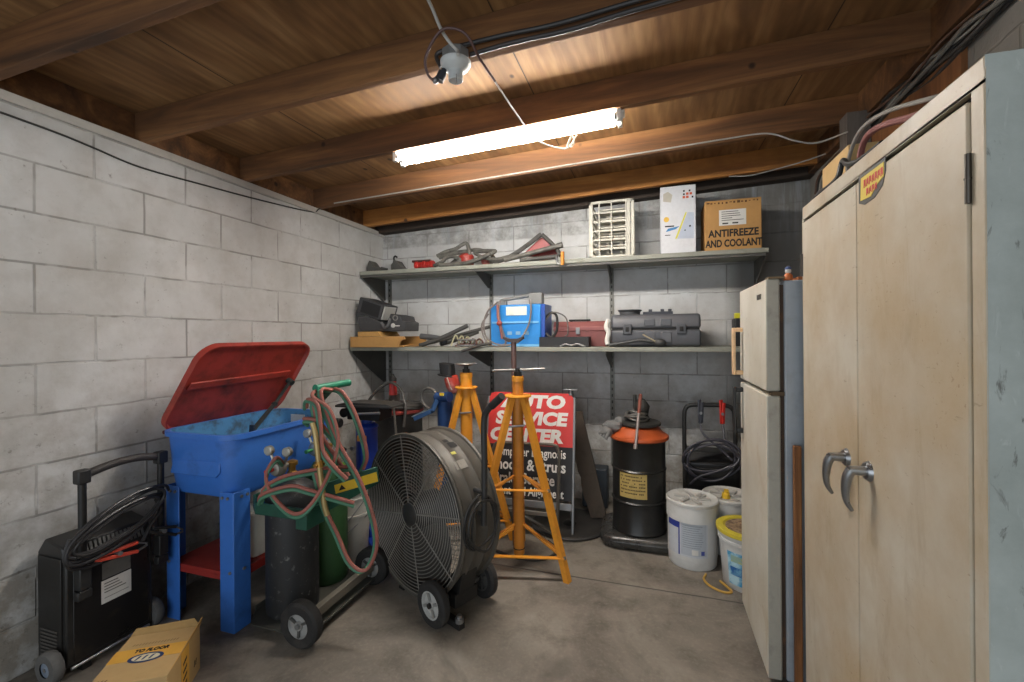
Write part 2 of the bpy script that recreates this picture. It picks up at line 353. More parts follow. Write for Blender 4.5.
def door(y0, y1, hy, ty):
    d = MB().bb((CX - .003, y0, .055), (CX + .016, y1, CZ - .058)).build('door', m_beige, cab, .003)
    h = MB(); hz = .968
    h.cyl((CX - .003, hy, hz), (CX - .012, hy, hz), .026, .021, 24)
    h.cyl((CX - .010, hy, hz), (CX - .046, hy, hz), .013, .011, 16)
    pts = spline([(CX - .040, hy, hz + .002), (CX - .048, hy + .004, hz - .02), (CX - .050, hy + .010, hz - .055), (CX - .046, hy + .014, hz - .085), (CX - .034, hy + .016, hz - .108)], 6)
    h.tube(pts, .01, 10, rs=[.0125 - .008 * (i / (len(pts) - 1)) ** 1.5 for i in range(len(pts))])
    h.build('handle', mat('9fa1a3', .28, .9, .25, '3a3835'), d, label='grey lever door handle')
    return d
mid = 1.392
dl = door(mid + .002, CY1 - .010, 1.462, 1); dr = door(CY0 + .038, mid - .002, 1.330, 1)
MB().cyl((CX - .004, CY0 + .034, 1.535), (CX - .004, CY0 + .034, 1.62), .0045, n=12).cyl((CX - .004, CY0 + .034, 1.576), (CX - .004, CY0 + .034, 1.579), .0055, n=12).build('hinge', mat('55504a', .4, .8, .2), dr, label='dark barrel hinge')
MB().cyl((CX - .004, CY1 - .009, 1.52), (CX - .004, CY1 - .009, 1.60), .006, n=12).build('hinge', mat('55504a', .4, .8, .2), dl, label='dark barrel hinge')
MB().cyl((CX - .004, CY0 + .035, .2), (CX - .004, CY0 + .035, .285), .0065, n=12).build('hinge', mat('55504a', .4, .8, .2), dr, label='dark barrel hinge')
MB().prism([(1.246, 1.722), (1.385, 1.722), (1.385, 1.652), (1.352, 1.640), (1.30, 1.643), (1.262, 1.660), (1.246, 1.690)], (CX - .0032, -.013, 0), (0, 1, 0), (0, 0, 1), (-.0012, 0, 0)).build('backing_sticker', mat('4d4b46', .6, 0, .3), dr)
stk = MB().prism([(1.252, 1.712), (1.368, 1.712), (1.372, 1.655), (1.316, 1.651), (1.29, 1.668), (1.252, 1.680)], (CX - .0046, -.013, 0), (0, 1, 0), (0, 0, 1), (-.0012, 0, 0)).build('warning_sticker', mat('d9c04c', .6, 0, .35, 'b79a6a', 30), dr, label='torn yellow sticker with red lettering')
b = MB()
for (y_, z_, n_, h_) in ((1.352, 1.692, 7, .020), (1.338, 1.668, 4, .017)):
    for q in range(n_):
        yy = y_ - q * .0145; b.prism([(yy, z_ - h_ / 2), (yy - .004, z_ - h_ / 2), (yy - .0045, z_ - .002), (yy - .011, z_ - h_ / 2 + .002 * (q % 3)), (yy - .010, z_ + h_ / 2), (yy - .001, z_ + h_ / 2 - .003 * (q % 2))], (CX - .0060, -.013, 0), (0, 1, 0), (0, 0, 1), (-.0006, 0, 0))
b.build('red_print', red_ink, stk)
# things on the cabinet
bx = tag(MB().bb((.57, 1.585, CZ), (.88, 1.80, CZ + .118)).build('cardboard_box', mat('c9a873', .85, 0, .2, '99733f', 5), None, .003), 'tan cardboard box standing on top of the metal cabinet', 'box')
ph = MB(); P = [(.58, 1.12, CZ + .014), (.565, 1.226, CZ + .035), (.558, 1.316, CZ + .062), (.556, 1.40, CZ + .078), (.56, 1.46, CZ + .070), (.567, 1.495, CZ + .035), (.58, 1.48, CZ + .014), (.65, 1.38, CZ + .013), (.70, 1.2, CZ + .013)]
ph.cable(P, .0085, 8); hz = tag(ph.build('rubber_hose', mat('8c5550', .6, 0, .3, '4b3936')), 'faded red hose looped on top of the beige cabinet', 'hose')
ph = MB(); P = [(.575, 1.15, CZ + .040), (.56, 1.30, CZ + .088), (.552, 1.40, CZ + .105), (.550, 1.47, CZ + .098), (.552, 1.53, CZ + .060), (.556, 1.545, CZ + .020), (.58, 1.53, CZ + .009), (.64, 1.45, CZ + .009)]
ph.cable(P, .0055, 8); tag(ph.build('white_cable', mat('8f8a82', .6, 0, .4)), 'whitish cable looped beside the red hose on the cabinet', 'cable')
ph = MB(); ph.cable([(.538, 1.30, CZ + .009), (.536, 1.42, CZ + .012), (.537, 1.50, CZ + .032), (.545, 1.555, CZ + .060), (.540, 1.575, CZ + .02), (.536, 1.64, CZ + .010), (.537, 1.72, CZ + .016), (.55, 1.812, CZ + .012), (.58, 1.82, CZ + .009)], .008, 8)
tag(ph.build('black_cable', cord_black), 'short black cable lying on the front edge of the cabinet top', 'cable')
# wood stick between fridge and cabinet
tag(MB().bb((.49, 1.848, 0), (.515, 1.868, .905)).build('wooden_stick', wood('brown_stick', '4a2c15', '7c4f2a', '9c6c3f', 'Z', 2, False), None, .003), 'brown wooden stick standing between the fridge and the beige cabinet', 'stick')

# ------------------------------------------------------------------ fridge
def fr_mat():
    t = NT('old_fridge_enamel'); pos = t.n('NewGeometry').outputs['Position']; n1 = t.noise(pos, 4, 5, .6)
    st = t.noise(t.n('Mapping', {'Vector': pos, 'Scale': (4, 4, 1.6)}).outputs[0], 1.6, 6, .7, .8)
    col = t.mix(t.val(n1, .35, .7), S('d3cfc3'), S('c2bba9')); col = t.mix(t.math('MULTIPLY', t.val(st, .56, .72), .5), col, S('a98c58'))
    col = t.mix(t.math('MULTIPLY', t.val(t.noise(pos, 40, 3, .7), .66, .74), .6), col, S('70604a'))
    return t.out(col, .4, 0)
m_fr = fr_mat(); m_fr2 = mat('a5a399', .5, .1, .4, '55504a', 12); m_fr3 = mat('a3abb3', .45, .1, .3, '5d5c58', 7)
FXX, FY0, FY1 = .41, 1.885, 2.40
fg = thing('refrigerator', 'old off-white top-freezer refrigerator beside the metal cabinet', 'refrigerator', (.72, 2.14, 0))
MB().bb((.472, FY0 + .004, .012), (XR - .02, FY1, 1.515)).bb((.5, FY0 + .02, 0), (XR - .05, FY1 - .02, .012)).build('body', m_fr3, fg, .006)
MB().bb((.458, FY0 + .012, .02), (.472, FY1 - .01, 1.50)).build('gasket', mat('3a2c22', .8, 0, .5, '8a5a32'), fg)
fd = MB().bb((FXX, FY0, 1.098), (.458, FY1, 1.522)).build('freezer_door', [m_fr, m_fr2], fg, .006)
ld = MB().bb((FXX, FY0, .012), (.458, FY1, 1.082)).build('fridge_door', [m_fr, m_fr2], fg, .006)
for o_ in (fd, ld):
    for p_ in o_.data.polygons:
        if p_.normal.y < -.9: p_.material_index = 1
MB().bb((.425, FY0 - .004, 1.083), (.47, FY0 + .02, 1.097)).build('hinge_plate', mat('5a4a38', .6, .5, .4), fg)
MB().bb((.42, FY0 - .002, 1.522), (.475, FY0 + .05, 1.53)).build('hinge_plate', mat('7d6a52', .6, .5, .4), fg)
b = MB(); b.bb((.364, 2.32, 1.122), (.378, 2.352, 1.345)); b.bb((.378, 2.325, 1.122), (FXX, 2.347, 1.142)); b.bb((.378, 2.325, 1.325), (FXX, 2.347, 1.345)); b.build('handle', mat('d6b48c', .5, 0, .2), fd, .004, 'beige bar handle')
b = MB(); b.bb((.368, 2.325, .84), (.38, 2.35, 1.065)); b.bb((.38, 2.328, .845), (FXX, 2.346, .868)); b.bb((.38, 2.328, 1.04), (FXX, 2.346, 1.062)); b.build('handle', black_plastic, ld, .004, 'black bar handle')
em = MB().bb((FXX - .003, 1.955, 1.452), (FXX, 2.02, 1.472)).build('emblem', dark_steel, fd, .001)
fig = thing('ornament', 'tiny orange and white ornament with a blue cap on the fridge top', 'ornament', (.497, 1.93, 1.515))
MB().lathe([(.012, 0), (.016, .008), (.015, .022), (.008, .03)], (.497, 1.93, 1.515), n=16).build('body', mat('c9703c', .5, 0, .3), fig)
MB().ball((.497, 1.93, 1.554), .011).build('head', white_paint, fig)
MB().lathe([(.0115, 0), (.011, .006), (.004, .012)], (.497, 1.93, 1.560), n=16).build('cap', mat('4d5d86', .5), fig)
tag(MB().bb((.52, 1.90, 1.5155), (.60, 1.99, 1.528)).build('wood_scrap', mat('b46b3d', .8, 0, .3), None, .002), 'flat orange brown scrap lying on top of the fridge', 'scrap')
dv = thing('black_device', 'black tool with a yellow cap hung behind the fridge edge', 'tool', (.50, 3.36, 1.2))
MB().bb((.525, 3.26, 1.233), (.60, 3.38, 1.42)).build('body', black_plastic, dv, .008)
MB().bb((.53, 3.27, 1.42), (.565, 3.32, 1.455)).build('cap', mat('d8d02c', .5), dv, .004)

# ------------------------------------------------------------------ wall shelving
m_shelf = mat('8f9084', .6, 0, .45, '55524a', 7); m_shelf_dark = mat('5b5a55', .6, .2, .35, '34322e')
sh = thing('upper_shelf', 'grey upper wall shelf holding hoses and boxes', 'shelf', (-.8, YB, 1.875))
UZ, LZ = 1.868, 1.232
MB().bb((XL + .01, 3.19, UZ - .032), (.716, YB - .012, UZ)).build('board', m_shelf, sh, .003)
MB().bb((XL + .01, 3.20, UZ - .05), (.70, 3.22, UZ - .032)).build('front_lip', m_shelf_dark, sh)
def bracket(x, z, dep, h, par, plate=False, wd=.028):
    b = MB()
    if plate: b.prism([(0, 0), (-dep, 0), (-dep, -.02), (-.03, -h), (0, -h)], (x, YB - .013, z), (0, 1, 0), (0, 0, 1), (.006, 0, 0))
    else: b.prism([(0, 0), (-dep, 0), (-dep, -.018), (-.05, -h), (0, -h)], (x - .003, YB - .03, z), (0, 1, 0), (0, 0, 1), (.006, 0, 0))
    b.build('bracket', m_shelf_dark, par)
for x, p in ((XL + .02, True), (-1.305, False), (-.30, False), (.70, True)): bracket(x, UZ - .033, .33, .19 if p else .12, sh, p)
ls = thing('lower_shelf', 'grey lower wall shelf holding tool cases and the blue welder', 'shelf', (-.9, YB, LZ))
MB().bb((XL + .01, 3.055, LZ - .03), (.62, YB - .012, LZ)).build('board', m_shelf, ls, .003)
for x, p in ((XL + .02, True), (-1.305, False), (-.30, False)): bracket(x, LZ - .031, .47, .30 if p else .14, ls, p)
for i, (x, z0, nm_) in enumerate(((-2.30, .75, 'at the left end of the shelves'), (-1.305, .62, 'behind the blue welder'), (-.30, .30, 'behind the black drum'))):
    st = thing('shelf_standard', 'slotted grey steel upright on the back wall ' + nm_, 'upright', (x, YB, z0), group='slotted shelf uprights')
    b = MB(); b.bb((x - .016, YB - .012, z0), (x + .016, YB, 1.84)); b.cur = 1
    for q in range(int((1.82 - z0) / .05)): b.bb((x - .005, YB - .0128, z0 + .03 + q * .05), (x + .005, YB - .0118, z0 + .052 + q * .05))
    b.build('channel', [mat('77766f', .5, .4, .35, '3f3d38'), ink], st)

# ------------------------------------------------------------------ on the upper shelf
m_hose = mat('68665f', .5, .1, .75, '33302d', 16, .42, .66); m_hose2 = mat('4f4d49', .55, .1, .6, '2b2927', 14, .45, .68)
def scrap(x0, x1, y, prof, label):
    b = MB(); L = x1 - x0
    b.prism([(0, 0)] + [(p * L, q) for p, q in prof] + [(L, 0)], (x0, y, UZ), (1, 0, 0), (0, 0, 1), (0, .10, 0)); return tag(b.build('rubber_chock', mat('4c4b48', .7, 0, .3), None, .004), label, 'chock')
scrap(-2.345, -2.19, 3.26, [(.03, .04), (.2, .105), (.32, .09), (.55, .045), (.85, .035), (1, .045)], 'dark grey curved rubber block at the far left end of the upper shelf')
scrap(-2.09, -1.955, 3.26, [(.03, .05), (.12, .095), (.3, .09), (.6, .035), (1, .015)], 'dark grey wedge block left of the red strap on the upper shelf')
ca = thing('oil_can', 'small dark can with a hooked spout standing between the two rubber blocks', 'can', (-2.155, 3.40, UZ))
MB().lathe([(.026, 0), (.028, .01), (.028, .075), (.012, .10), (.011, .115)], (-2.155, 3.40, UZ), n=20).build('body', mat('6d6a63', .5, .4, .4), ca)
MB().cable([(-2.155, 3.40, UZ + .113), (-2.157, 3.40, UZ + .14), (-2.14, 3.395, UZ + .152), (-2.12, 3.39, UZ + .14)], .008, 8).build('spout', black_metal, ca)
rs = thing('ratchet_strap', 'red rolled strap bundle lying near the left of the upper shelf', 'strap', (-1.81, 3.28, UZ))
b = MB()
for q in range(5): b.lathe([(.030 + .004 * (q % 2), 0), (.036, .006), (.036, .03), (.030, .036)], (-1.875 + q * .034, 3.28 + .012 * (q % 2), UZ + .036), (1, 0, .0), 18)
b.build('strap_roll', mat('a8261f', .45, 0, .4, '5a1f1a', 20), rs)
MB().bb((-1.90, 3.262, UZ + .062), (-1.73, 3.292, UZ + .080)).build('buckle', mat('5a3a34', .5, .5, .2), rs, .003)
MB().cyl((-1.72, 3.28, UZ + .035), (-1.665, 3.275, UZ + .025), .014, .008, 12).build('tail', mat('8d7a5a', .8), rs)
hp = thing('hose_bundle', 'tangled grey hoses around a red reel on the upper shelf', 'hose', (-1.42, 3.30, UZ))
b = MB()
b.cable([(-1.66, 3.25, UZ + .10), (-1.58, 3.25, UZ + .13), (-1.50, 3.25, UZ + .145), (-1.44, 3.25, UZ + .175), (-1.405, 3.26, UZ + .185), (-1.385, 3.26, UZ + .14), (-1.38, 3.26, UZ + .09)], .016, 8)
b.cable([(-1.36, 3.30, UZ + .125), (-1.28, 3.30, UZ + .125), (-1.19, 3.28, UZ + .115), (-1.165, 3.26, UZ + .105), (-1.22, 3.24, UZ + .075), (-1.34, 3.22, UZ + .03), (-1.46, 3.21, UZ + .017)], .016, 8)
b.cable([(-1.64, 3.25, UZ + .085), (-1.56, 3.24, UZ + .10), (-1.47, 3.24, UZ + .115), (-1.40, 3.25, UZ + .12)], .017, 8)
b.cable([(-1.68, 3.24, UZ + .02), (-1.60, 3.22, UZ + .045), (-1.56, 3.22, UZ + .075), (-1.5, 3.22, UZ + .08), (-1.45, 3.23, UZ + .05), (-1.50, 3.215, UZ + .02), (-1.62, 3.21, UZ + .016)], .016, 8)
b.cable([(-1.55, 3.22, UZ + .016), (-1.42, 3.205, UZ + .016), (-1.30, 3.205, UZ + .04), (-1.18, 3.22, UZ + .085)], .016, 8)
b.cable([(-1.60, 3.33, UZ + .02), (-1.52, 3.35, UZ + .09), (-1.40, 3.36, UZ + .15), (-1.28, 3.36, UZ + .13), (-1.2, 3.35, UZ + .06), (-1.25, 3.32, UZ + .02)], .015, 8); b.cable([(-1.33, 3.25, UZ + .10), (-1.25, 3.24, UZ + .06), (-1.15, 3.24, UZ + .04), (-1.05, 3.245, UZ + .055), (-.95, 3.25, UZ + .06)], .014, 8)
b.build('hose', m_hose, hp)
rl = MB().lathe([(.052, 0), (.060, .012), (.058, .07), (.045, .085)], (-1.415, 3.285, UZ + .018), n=24).build('reel', mat('93291f', .45, 0, .5, 'cbb8ae', 18), hp, label='red reel with a pale patch')
b = MB(); b.lathe([(.03, 0), (.045, .01), (.045, .05), (.03, .055)], (-1.29, 3.30, UZ + .045), (1, 0, .25), 20); b.build('nozzle', mat('8f3029', .5, 0, .5, 'cbb8ae', 18), hp)
cj = thing('folded_hand_press', 'red triangular frame with grey levers and an orange grip on the upper shelf', 'tool', (-.86, 3.30, UZ))
b = MB()
b.prism([(-.97, .06), (-.81, .195), (-.77, .195), (-.66, .08), (-.66, .05)], (0, 3.30, UZ), (1, 0, 0), (0, 0, 1), (0, .022, 0)); b.build('red_frame', mat('8a2a25', .45, 0, .45, '5a4a44', 14), cj, .003)
b = MB(); b.cable([(-1.17, 3.26, UZ + .02), (-1.05, 3.26, UZ + .055), (-.92, 3.27, UZ + .13), (-.82, 3.275, UZ + .20), (-.795, 3.275, UZ + .215)], .018, 8); b.build('lever', m_hose2, cj)
b = MB(); b.cyl((-1.08, 3.24, UZ + .03), (-.66, 3.24, UZ + .11), .018, n=12).cyl((-.665, 3.235, UZ + .108), (-.625, 3.235, UZ + .116), .022, n=14); b.build('tube', m_hose, cj)
b = MB(); b.cable([(-.79, 3.275, UZ + .213), (-.74, 3.275, UZ + .165), (-.68, 3.265, UZ + .10), (-.645, 3.25, UZ + .04)], .015, 8).cyl((-.95, 3.225, UZ + .018), (-.66, 3.215, UZ + .03), .016, n=10); b.build('lever', m_hose2, cj)
b = MB(); b.cable([(-.665, 3.21, UZ + .04), (-.66, 3.18, UZ + .01), (-.648, 3.165, UZ - .03), (-.625, 3.16, UZ - .035), (-.612, 3.16, UZ - .01)], .008, 8); b.build('hook', zinc, cj)
MB().cyl((-.612, 3.158, UZ - .045), (-.612, 3.158, UZ + .05), .0125, n=14).build('grip', mat('d98a33', .5), cj, .002, 'orange grip')
# white crate on end
cr = thing('milk_crate', 'white plastic lattice crate standing on its end on the upper shelf', 'crate', (-.27, 3.36, UZ))
m_crate = mat('c2beb0', .55, 0, .55, '7d7159', 14)
x0, x1, y0, y1, z0, z1 = -.415, -.125, 3.22, 3.50, UZ, UZ + .405
b = MB()
for x in (x0, x1):
    for y in (y0, y1 - .016): b.bb((x - .009, y, z0), (x + .009, y + .016, z1))
for q in range(8):
    zz = z0 + .006 + q * (z1 - z0 - .02) / 7
    for x in (x0, x1): b.bb((x - .006, y0, max(z0, zz - .006)), (x + .006, y1, zz + .008))
for q in range(5):
    yy = y0 + .05 + q * .045
    for x in (x0, x1): b.bb((x - .004, yy, z0), (x + .004, yy + .01, z1))
b.build('side_lattice', m_crate, cr)
b = MB()
for q in range(8):
    zz = z0 + .006 + q * (z1 - z0 - .02) / 7; b.bb((x0, y1 - .012, max(z0, zz - .012)), (x1, y1, zz + .014))
for q in range(4):
    xx = x0 + q * (x1 - x0) / 3; b.bb((xx - .008, y1 - .014, z0), (xx + .008, y1 - .002, z1))
b.build('base_lattice', m_crate, cr)
b = MB()
for zz in (z0, z1 - .016): b.bb((x0 - .012, y0 - .004, zz), (x1 + .012, y0 + .016, zz + .016))
for xx in (x0 + .06, (x0 + x1) / 2, x1 - .045): b.bb((xx - .004, y0, z0), (xx + .004, y0 + .01, z1))
b.bb((x0 - .012, y0 - .004, z0), (x0 + .014, y0 + .014, z1)); b.bb((x1 - .038, y0 - .004, z0), (x1 - .016, y0 + .014, z1)); b.bb((x1 - .01, y0 - .004, z0), (x1 + .012, y0 + .014, z1))
for q in range(1, 6):
    zz = z0 + q * .065; b.bb((x0, y0 + .012, zz - .006), (x1, y0 + .02, zz + .008)); b.bb((x0 + .05, y0 + .03, zz + .02), (x1 - .05, y0 + .2, zz + .028))
b.build('rim', m_crate, cr)
# white carton
wb = thing('white_carton', 'tall white printed carton on the upper shelf between crate and brown box', 'box', (.175, 3.35, UZ))
MB().bb((.062, 3.22, UZ), (.288, 3.45, UZ + .46)).build('carton', mat('d4d5d8', .6, 0, .15, '9a978f'), wb, .003)
b = MB().prism([(.17, .10), (.275, .095), (.275, .27), (.235, .275)], (0, 3.2192, UZ), (1, 0, 0), (0, 0, 1), (0, .0008, 0)); b.build('printed_panel', mat('b7c0cf', .6, 0, .1), wb)
MB().prism([(.155, .10), (.168, .10), (.232, .275), (.222, .275)], (0, 3.2190, UZ), (1, 0, 0), (0, 0, 1), (0, .0008, 0)).build('printed_stripe', mat('d9cf55', .6, 0, .1), wb)
MB().prism([(.10 + .018 * math.cos(a * .4), .235 + .018 * math.sin(a * .4)) for a in range(16)], (0, 3.2190, UZ), (1, 0, 0), (0, 0, 1), (0, .0008, 0)).build('printed_dot', mat('e0b54a', .6, 0, .1), wb)
MB().prism([(.095, .15), (.16, .165), (.185, .185), (.11, .172)], (0, 3.2190, UZ), (1, 0, 0), (0, 0, 1), (0, .0008, 0)).build('printed_swoosh', mat('3f7fb5', .6, 0, .1), wb)
b = MB()
for i, j in ((0, 0), (1, 0), (2, 1), (1, 1)): b.bb((.205 + i * .022, 3.2190, UZ + .37 + j * .022), (.221 + i * .022, 3.2198, UZ + .386 + j * .022))
b.build('printed_marks', mat('cf5a33', .6, 0, .1), wb)
b = MB()
for i, j in ((0, 1), (2, 2), (0, 2), (3, 0)): b.bb((.208 + i * .018, 3.2188, UZ + .37 + j * .022), (.219 + i * .018, 3.2196, UZ + .382 + j * .022))
b.bb((.09, 3.2190, UZ + .183), (.15, 3.2198, UZ + .192)); b.bb((.09, 3.2190, UZ + .125), (.125, 3.2198, UZ + .13)); b.bb((.215, 3.2185, UZ + .15), (.223, 3.2193, UZ + .158)); b.bb((.245, 3.2185, UZ + .175), (.256, 3.2193, UZ + .186))
b.build('printed_lines', ink, wb)
MB().prism([(.08, .36), (.13, .35), (.14, .40), (.11, .425), (.08, .41)], (0, 3.2191, UZ), (1, 0, 0), (0, 0, 1), (0, .0008, 0)).build('printed_patch', mat('b9b3a4', .6, 0, .3), wb)
# antifreeze box
ab = thing('antifreeze_box', 'brown cardboard antifreeze and coolant box on the right of the upper shelf', 'box', (.51, 3.36, UZ), .0)
MB().bb((.345, 3.22, UZ), (.682, 3.50, UZ + .335)).build('carton', mat('b98d55', .85, 0, .35, '7c5730', 6), ab, .004)
MB().bb((.43, 3.2192, UZ + .165), (.592, 3.22, UZ + .268)).build('shipping_label', white_label, ab)
b = MB()
for i in range(5): b.bb((.445, 3.2188, UZ + .253 - i * .014), (.445 + random.uniform(.06, .14), 3.2194, UZ + .257 - i * .014))
for q in (.45, .51): b.bb((q, 3.2186, UZ + .174), (q + .035, 3.2194, UZ + .183))
b.build('label_print', mat('3b3936', .7), ab)
text('lettering', 'ANTIFREEZE', .066, (.515, 3.2193, UZ + .112), FY, ink, ab, .0022, .82)
text('lettering', 'AND COOLANT', .066, (.515, 3.2193, UZ + .045), FY, ink, ab, .0022, .69)
b = MB()
for i in range(14): x = .355 + i * .023; b.bb((x, 3.2188, UZ + .312 + random.uniform(-.004, .004)), (x + random.uniform(.008, .02), 3.2196, UZ + .320 + random.uniform(0, .005)))
b.build('torn_edge', mat('5d3f22', .9), ab)

# ------------------------------------------------------------------ on the lower shelf
dr_ = thing('wooden_tray', 'orange tan wooden tray at the left end of the lower shelf', 'tray', (-2.08, 3.2, LZ))
b = MB(); b.bb((-2.335, 3.03, LZ), (-1.93, 3.05, LZ + .085)); b.bb((-2.335, 3.36, LZ), (-1.86, 3.38, LZ + .085)); b.bb((-2.335, 3.05, LZ), (-2.317, 3.36, LZ + .085)); b.bb((-2.317, 3.05, LZ), (-1.86, 3.36, LZ + .012)); b.prism([(-1.93, 0), (-1.83, 0), (-1.832, .05), (-1.85, .085), (-1.93, .085)], (0, 3.36, LZ), (1, 0, 0), (0, 0, 1), (0, .02, 0)); b.prism([(-1.93, 0), (-1.885, 0), (-1.88, .03), (-1.86, .055), (-1.83, .06), (-1.84, .085), (-1.93, .085)], (0, 3.03, LZ), (1, 0, 0), (0, 0, 1), (0, .02, 0))
b.build('tray', mat('b3874d', .7, 0, .4, '80552b', 6), dr_, .003)
MB().prism([(-2.27, .086), (-2.05, .086), (-2.07, .112), (-2.08, .125), (-2.27, .125)], (0, 3.04, LZ), (1, 0, 0), (0, 0, 1), (0, .28, 0)).build('lid_board', mat('ba9052', .7, 0, .35, '80552b', 6), dr_, .003)
m_blk = mat('3c3c3e', .5, 0, .35, '6b6964')
pb = thing('plastic_housing', 'black angular plastic tool housing lying open on the wooden tray', 'tool housing', (-2.1, 3.2, LZ + .125))
zb = LZ + .127
b = MB(); b.prism([(-2.265, 0), (-1.86, 0), (-1.855, .07), (-1.89, .085), (-1.90, .12), (-1.99, .14), (-2.03, .055), (-2.07, .05), (-2.10, .085), (-2.19, .12), (-2.30, .12), (-2.29, .05)], (0, 3.08, zb), (1, 0, 0), (0, 0, 1), (0, .22, 0)); b.build('base_shell', m_blk, pb, .006)
R_ = Matrix.Rotation(math.radians(18), 4, 'Y')
b = MB(); cc = Vector((-2.185, 3.19, zb + .185)); b.box(cc, (.235, .22, .13), mx=R_); b.build('tilted_shell', m_blk, pb, .008)
MB().box(cc + R_ @ Vector((.01, -.111, 0)), (.175, .004, .10), mx=R_).build('hollow_shade_panel', mat('1b1b1c', .6), pb, .002)  # dark panel paints the shade of an open hollow
MB().box(cc + R_ @ Vector((.128, -.02, .0)), (.014, .16, .11), mx=R_).build('pale_edge', mat('a9a8a3', .5), pb, .002)
MB().cyl((-1.965, 3.083, zb + .045), (-1.965, 3.074, zb + .045), .018, n=18).bb((-1.95, 3.076, zb + .038), (-1.905, 3.08, zb + .046)).build('white_mark', mat('c9c8c4', .5), pb)
MB().ring((-1.945, 3.078, zb + .105), (0, 1, 0), .02, .005, 18).build('hook', mat('6d6c69', .5), pb)
b = MB().tube(spline([(-2.06, 3.06, zb + .07), (-2.03, 3.06, zb + .03), (-1.995, 3.06, zb + .05), (-1.985, 3.06, zb + .10)], 6), .012, 8); b.build('handle', mat('59595a', .45), pb)
def pipe(name, pts, r, m, label, cat='pipe'):
    return tag(MB().cable(pts, r, 10).build(name, m), label, cat)
pipe('grey_pipe', [(-1.80, 3.20, LZ + .014), (-1.62, 3.22, LZ + .05), (-1.44, 3.25, LZ + .10), (-1.22, 3.28, LZ + .155)], .014, m_hose2, 'longest grey pipe slanting toward the blue welder on the lower shelf')
pipe('dark_pipe', [(-1.73, 3.12, LZ + .017), (-1.56, 3.14, LZ + .075), (-1.36, 3.17, LZ + .165)], .017, mat('4c4b49', .5, .2, .3), 'thick dark pipe slanting up beside the wooden tray')
pipe('short_pipe', [(-1.66, 3.30, LZ + .018), (-1.50, 3.31, LZ + .06), (-1.34, 3.34, LZ + .12)], .018, mat('565552', .5, .2, .3), 'short thick pipe behind the slanting pipes on the lower shelf')
pipe('curved_duct', [(-1.82, 3.26, LZ + .085), (-1.72, 3.26, LZ + .075), (-1.64, 3.26, LZ + .06), (-1.6, 3.27, LZ + .03)], .024, mat('57585a', .45, .1, .3), 'dark curved duct just right of the wooden tray', 'duct')
tg = thing('wire_tangle', 'tangle of pale and dark wires left of the blue welder', 'wires', (-1.36, 3.15, LZ))
b = MB()
for i in range(5):
    x = -1.48 + i * .05; b.cable([(x, 3.12, LZ + .008), (x + .03, 3.14, LZ + .05 + random.uniform(0, .04)), (x + .06, 3.16, LZ + .02), (x + .10, 3.12, LZ + .06), (x + .12, 3.10, LZ + .008)], .006, 6)
b.build('pale_wire', mat('b4ae8c', .6, 0, .3), tg)
b = MB()
for i in range(4):
    x = -1.45 + i * .05; b.cable([(x, 3.16, LZ + .008), (x + .05, 3.12, LZ + .06), (x + .09, 3.10, LZ + .03), (x + .02, 3.09, LZ + .008)], .007, 6)
b.build('dark_wire', mat('5b3a34', .6, 0, .3), tg)
b = MB(); fr = [(-1.40, 3.062, LZ + .012), (-1.26, 3.062, LZ + .012), (-1.26, 3.075, LZ + .055), (-1.40, 3.075, LZ + .055)]
b.tube(fr, .007, 6, True); b.build('metal_clip', zinc, tg)
pipe('bent_rod', [(-1.36, 3.05, LZ - .03), (-1.30, 3.048, LZ - .012), (-1.22, 3.046, LZ + .012), (-1.12, 3.05, LZ + .03)], .011, m_hose2, 'grey bent rod hanging over the lower shelf edge left of the welder', 'rod')
# blue welder
bw = thing('welder', 'bright blue box welder with a grey handle on the lower shelf', 'welder', (-.97, 3.27, LZ))
m_wb = mat('2d86cf', .4, .1, .2, '1f4d7a', 8)
b = MB(); b.bb((-1.165, 3.15, LZ + .004), (-.775, 3.40, LZ + .315)); b.build('body', m_wb, bw, .008)
b = MB(); b.bb((-1.15, 3.143, LZ + .175), (-.79, 3.151, LZ + .19)); b.bb((-1.16, 3.143, LZ + .002), (-.78, 3.151, LZ + .02)); b.build('front_seam', mat('74b4de', .4), bw, .001)
MB().bb((-1.04, 3.146, LZ + .235), (-.88, 3.15, LZ + .30)).build('rating_label', mat('d3ddcf', .6, 0, .3), bw)
for q in (-1.03, -.965, -.90): MB().bb((q, 3.146, LZ + .09), (q + .035, 3.151, LZ + .115)).build('vent', mat('7fa9c9', .5), bw)
MB().bb((-.775, 3.16, LZ + .01), (-.745, 3.39, LZ + .315)).build('side_panel', mat('2a4fa0', .4, .1, .3), bw, .004)
b = MB(); b.cable([(-1.11, 3.2, LZ + .315), (-1.09, 3.2, LZ + .35), (-1.0, 3.2, LZ + .365), (-.85, 3.2, LZ + .385), (-.80, 3.2, LZ + .37), (-.79, 3.2, LZ + .315)], .014, 8); b.bb((-.87, 3.17, LZ + .315), (-.77, 3.25, LZ + .40)); b.bb((-1.13, 3.18, LZ + .315), (-1.05, 3.22, LZ + .345)); b.build('handle', mat('7b7b78', .5, .1, .3), bw, .006)
wc = MB()
wc.cable([(-1.10, 3.12, LZ + .33), (-1.17, 3.11, LZ + .27), (-1.205, 3.11, LZ + .17), (-1.18, 3.11, LZ + .07), (-1.10, 3.11, LZ + .02), (-1.03, 3.105, LZ + .03), (-1.06, 3.10, LZ + .14), (-1.085, 3.11, LZ + .26), (-1.08, 3.13, LZ + .345)], .007, 6)
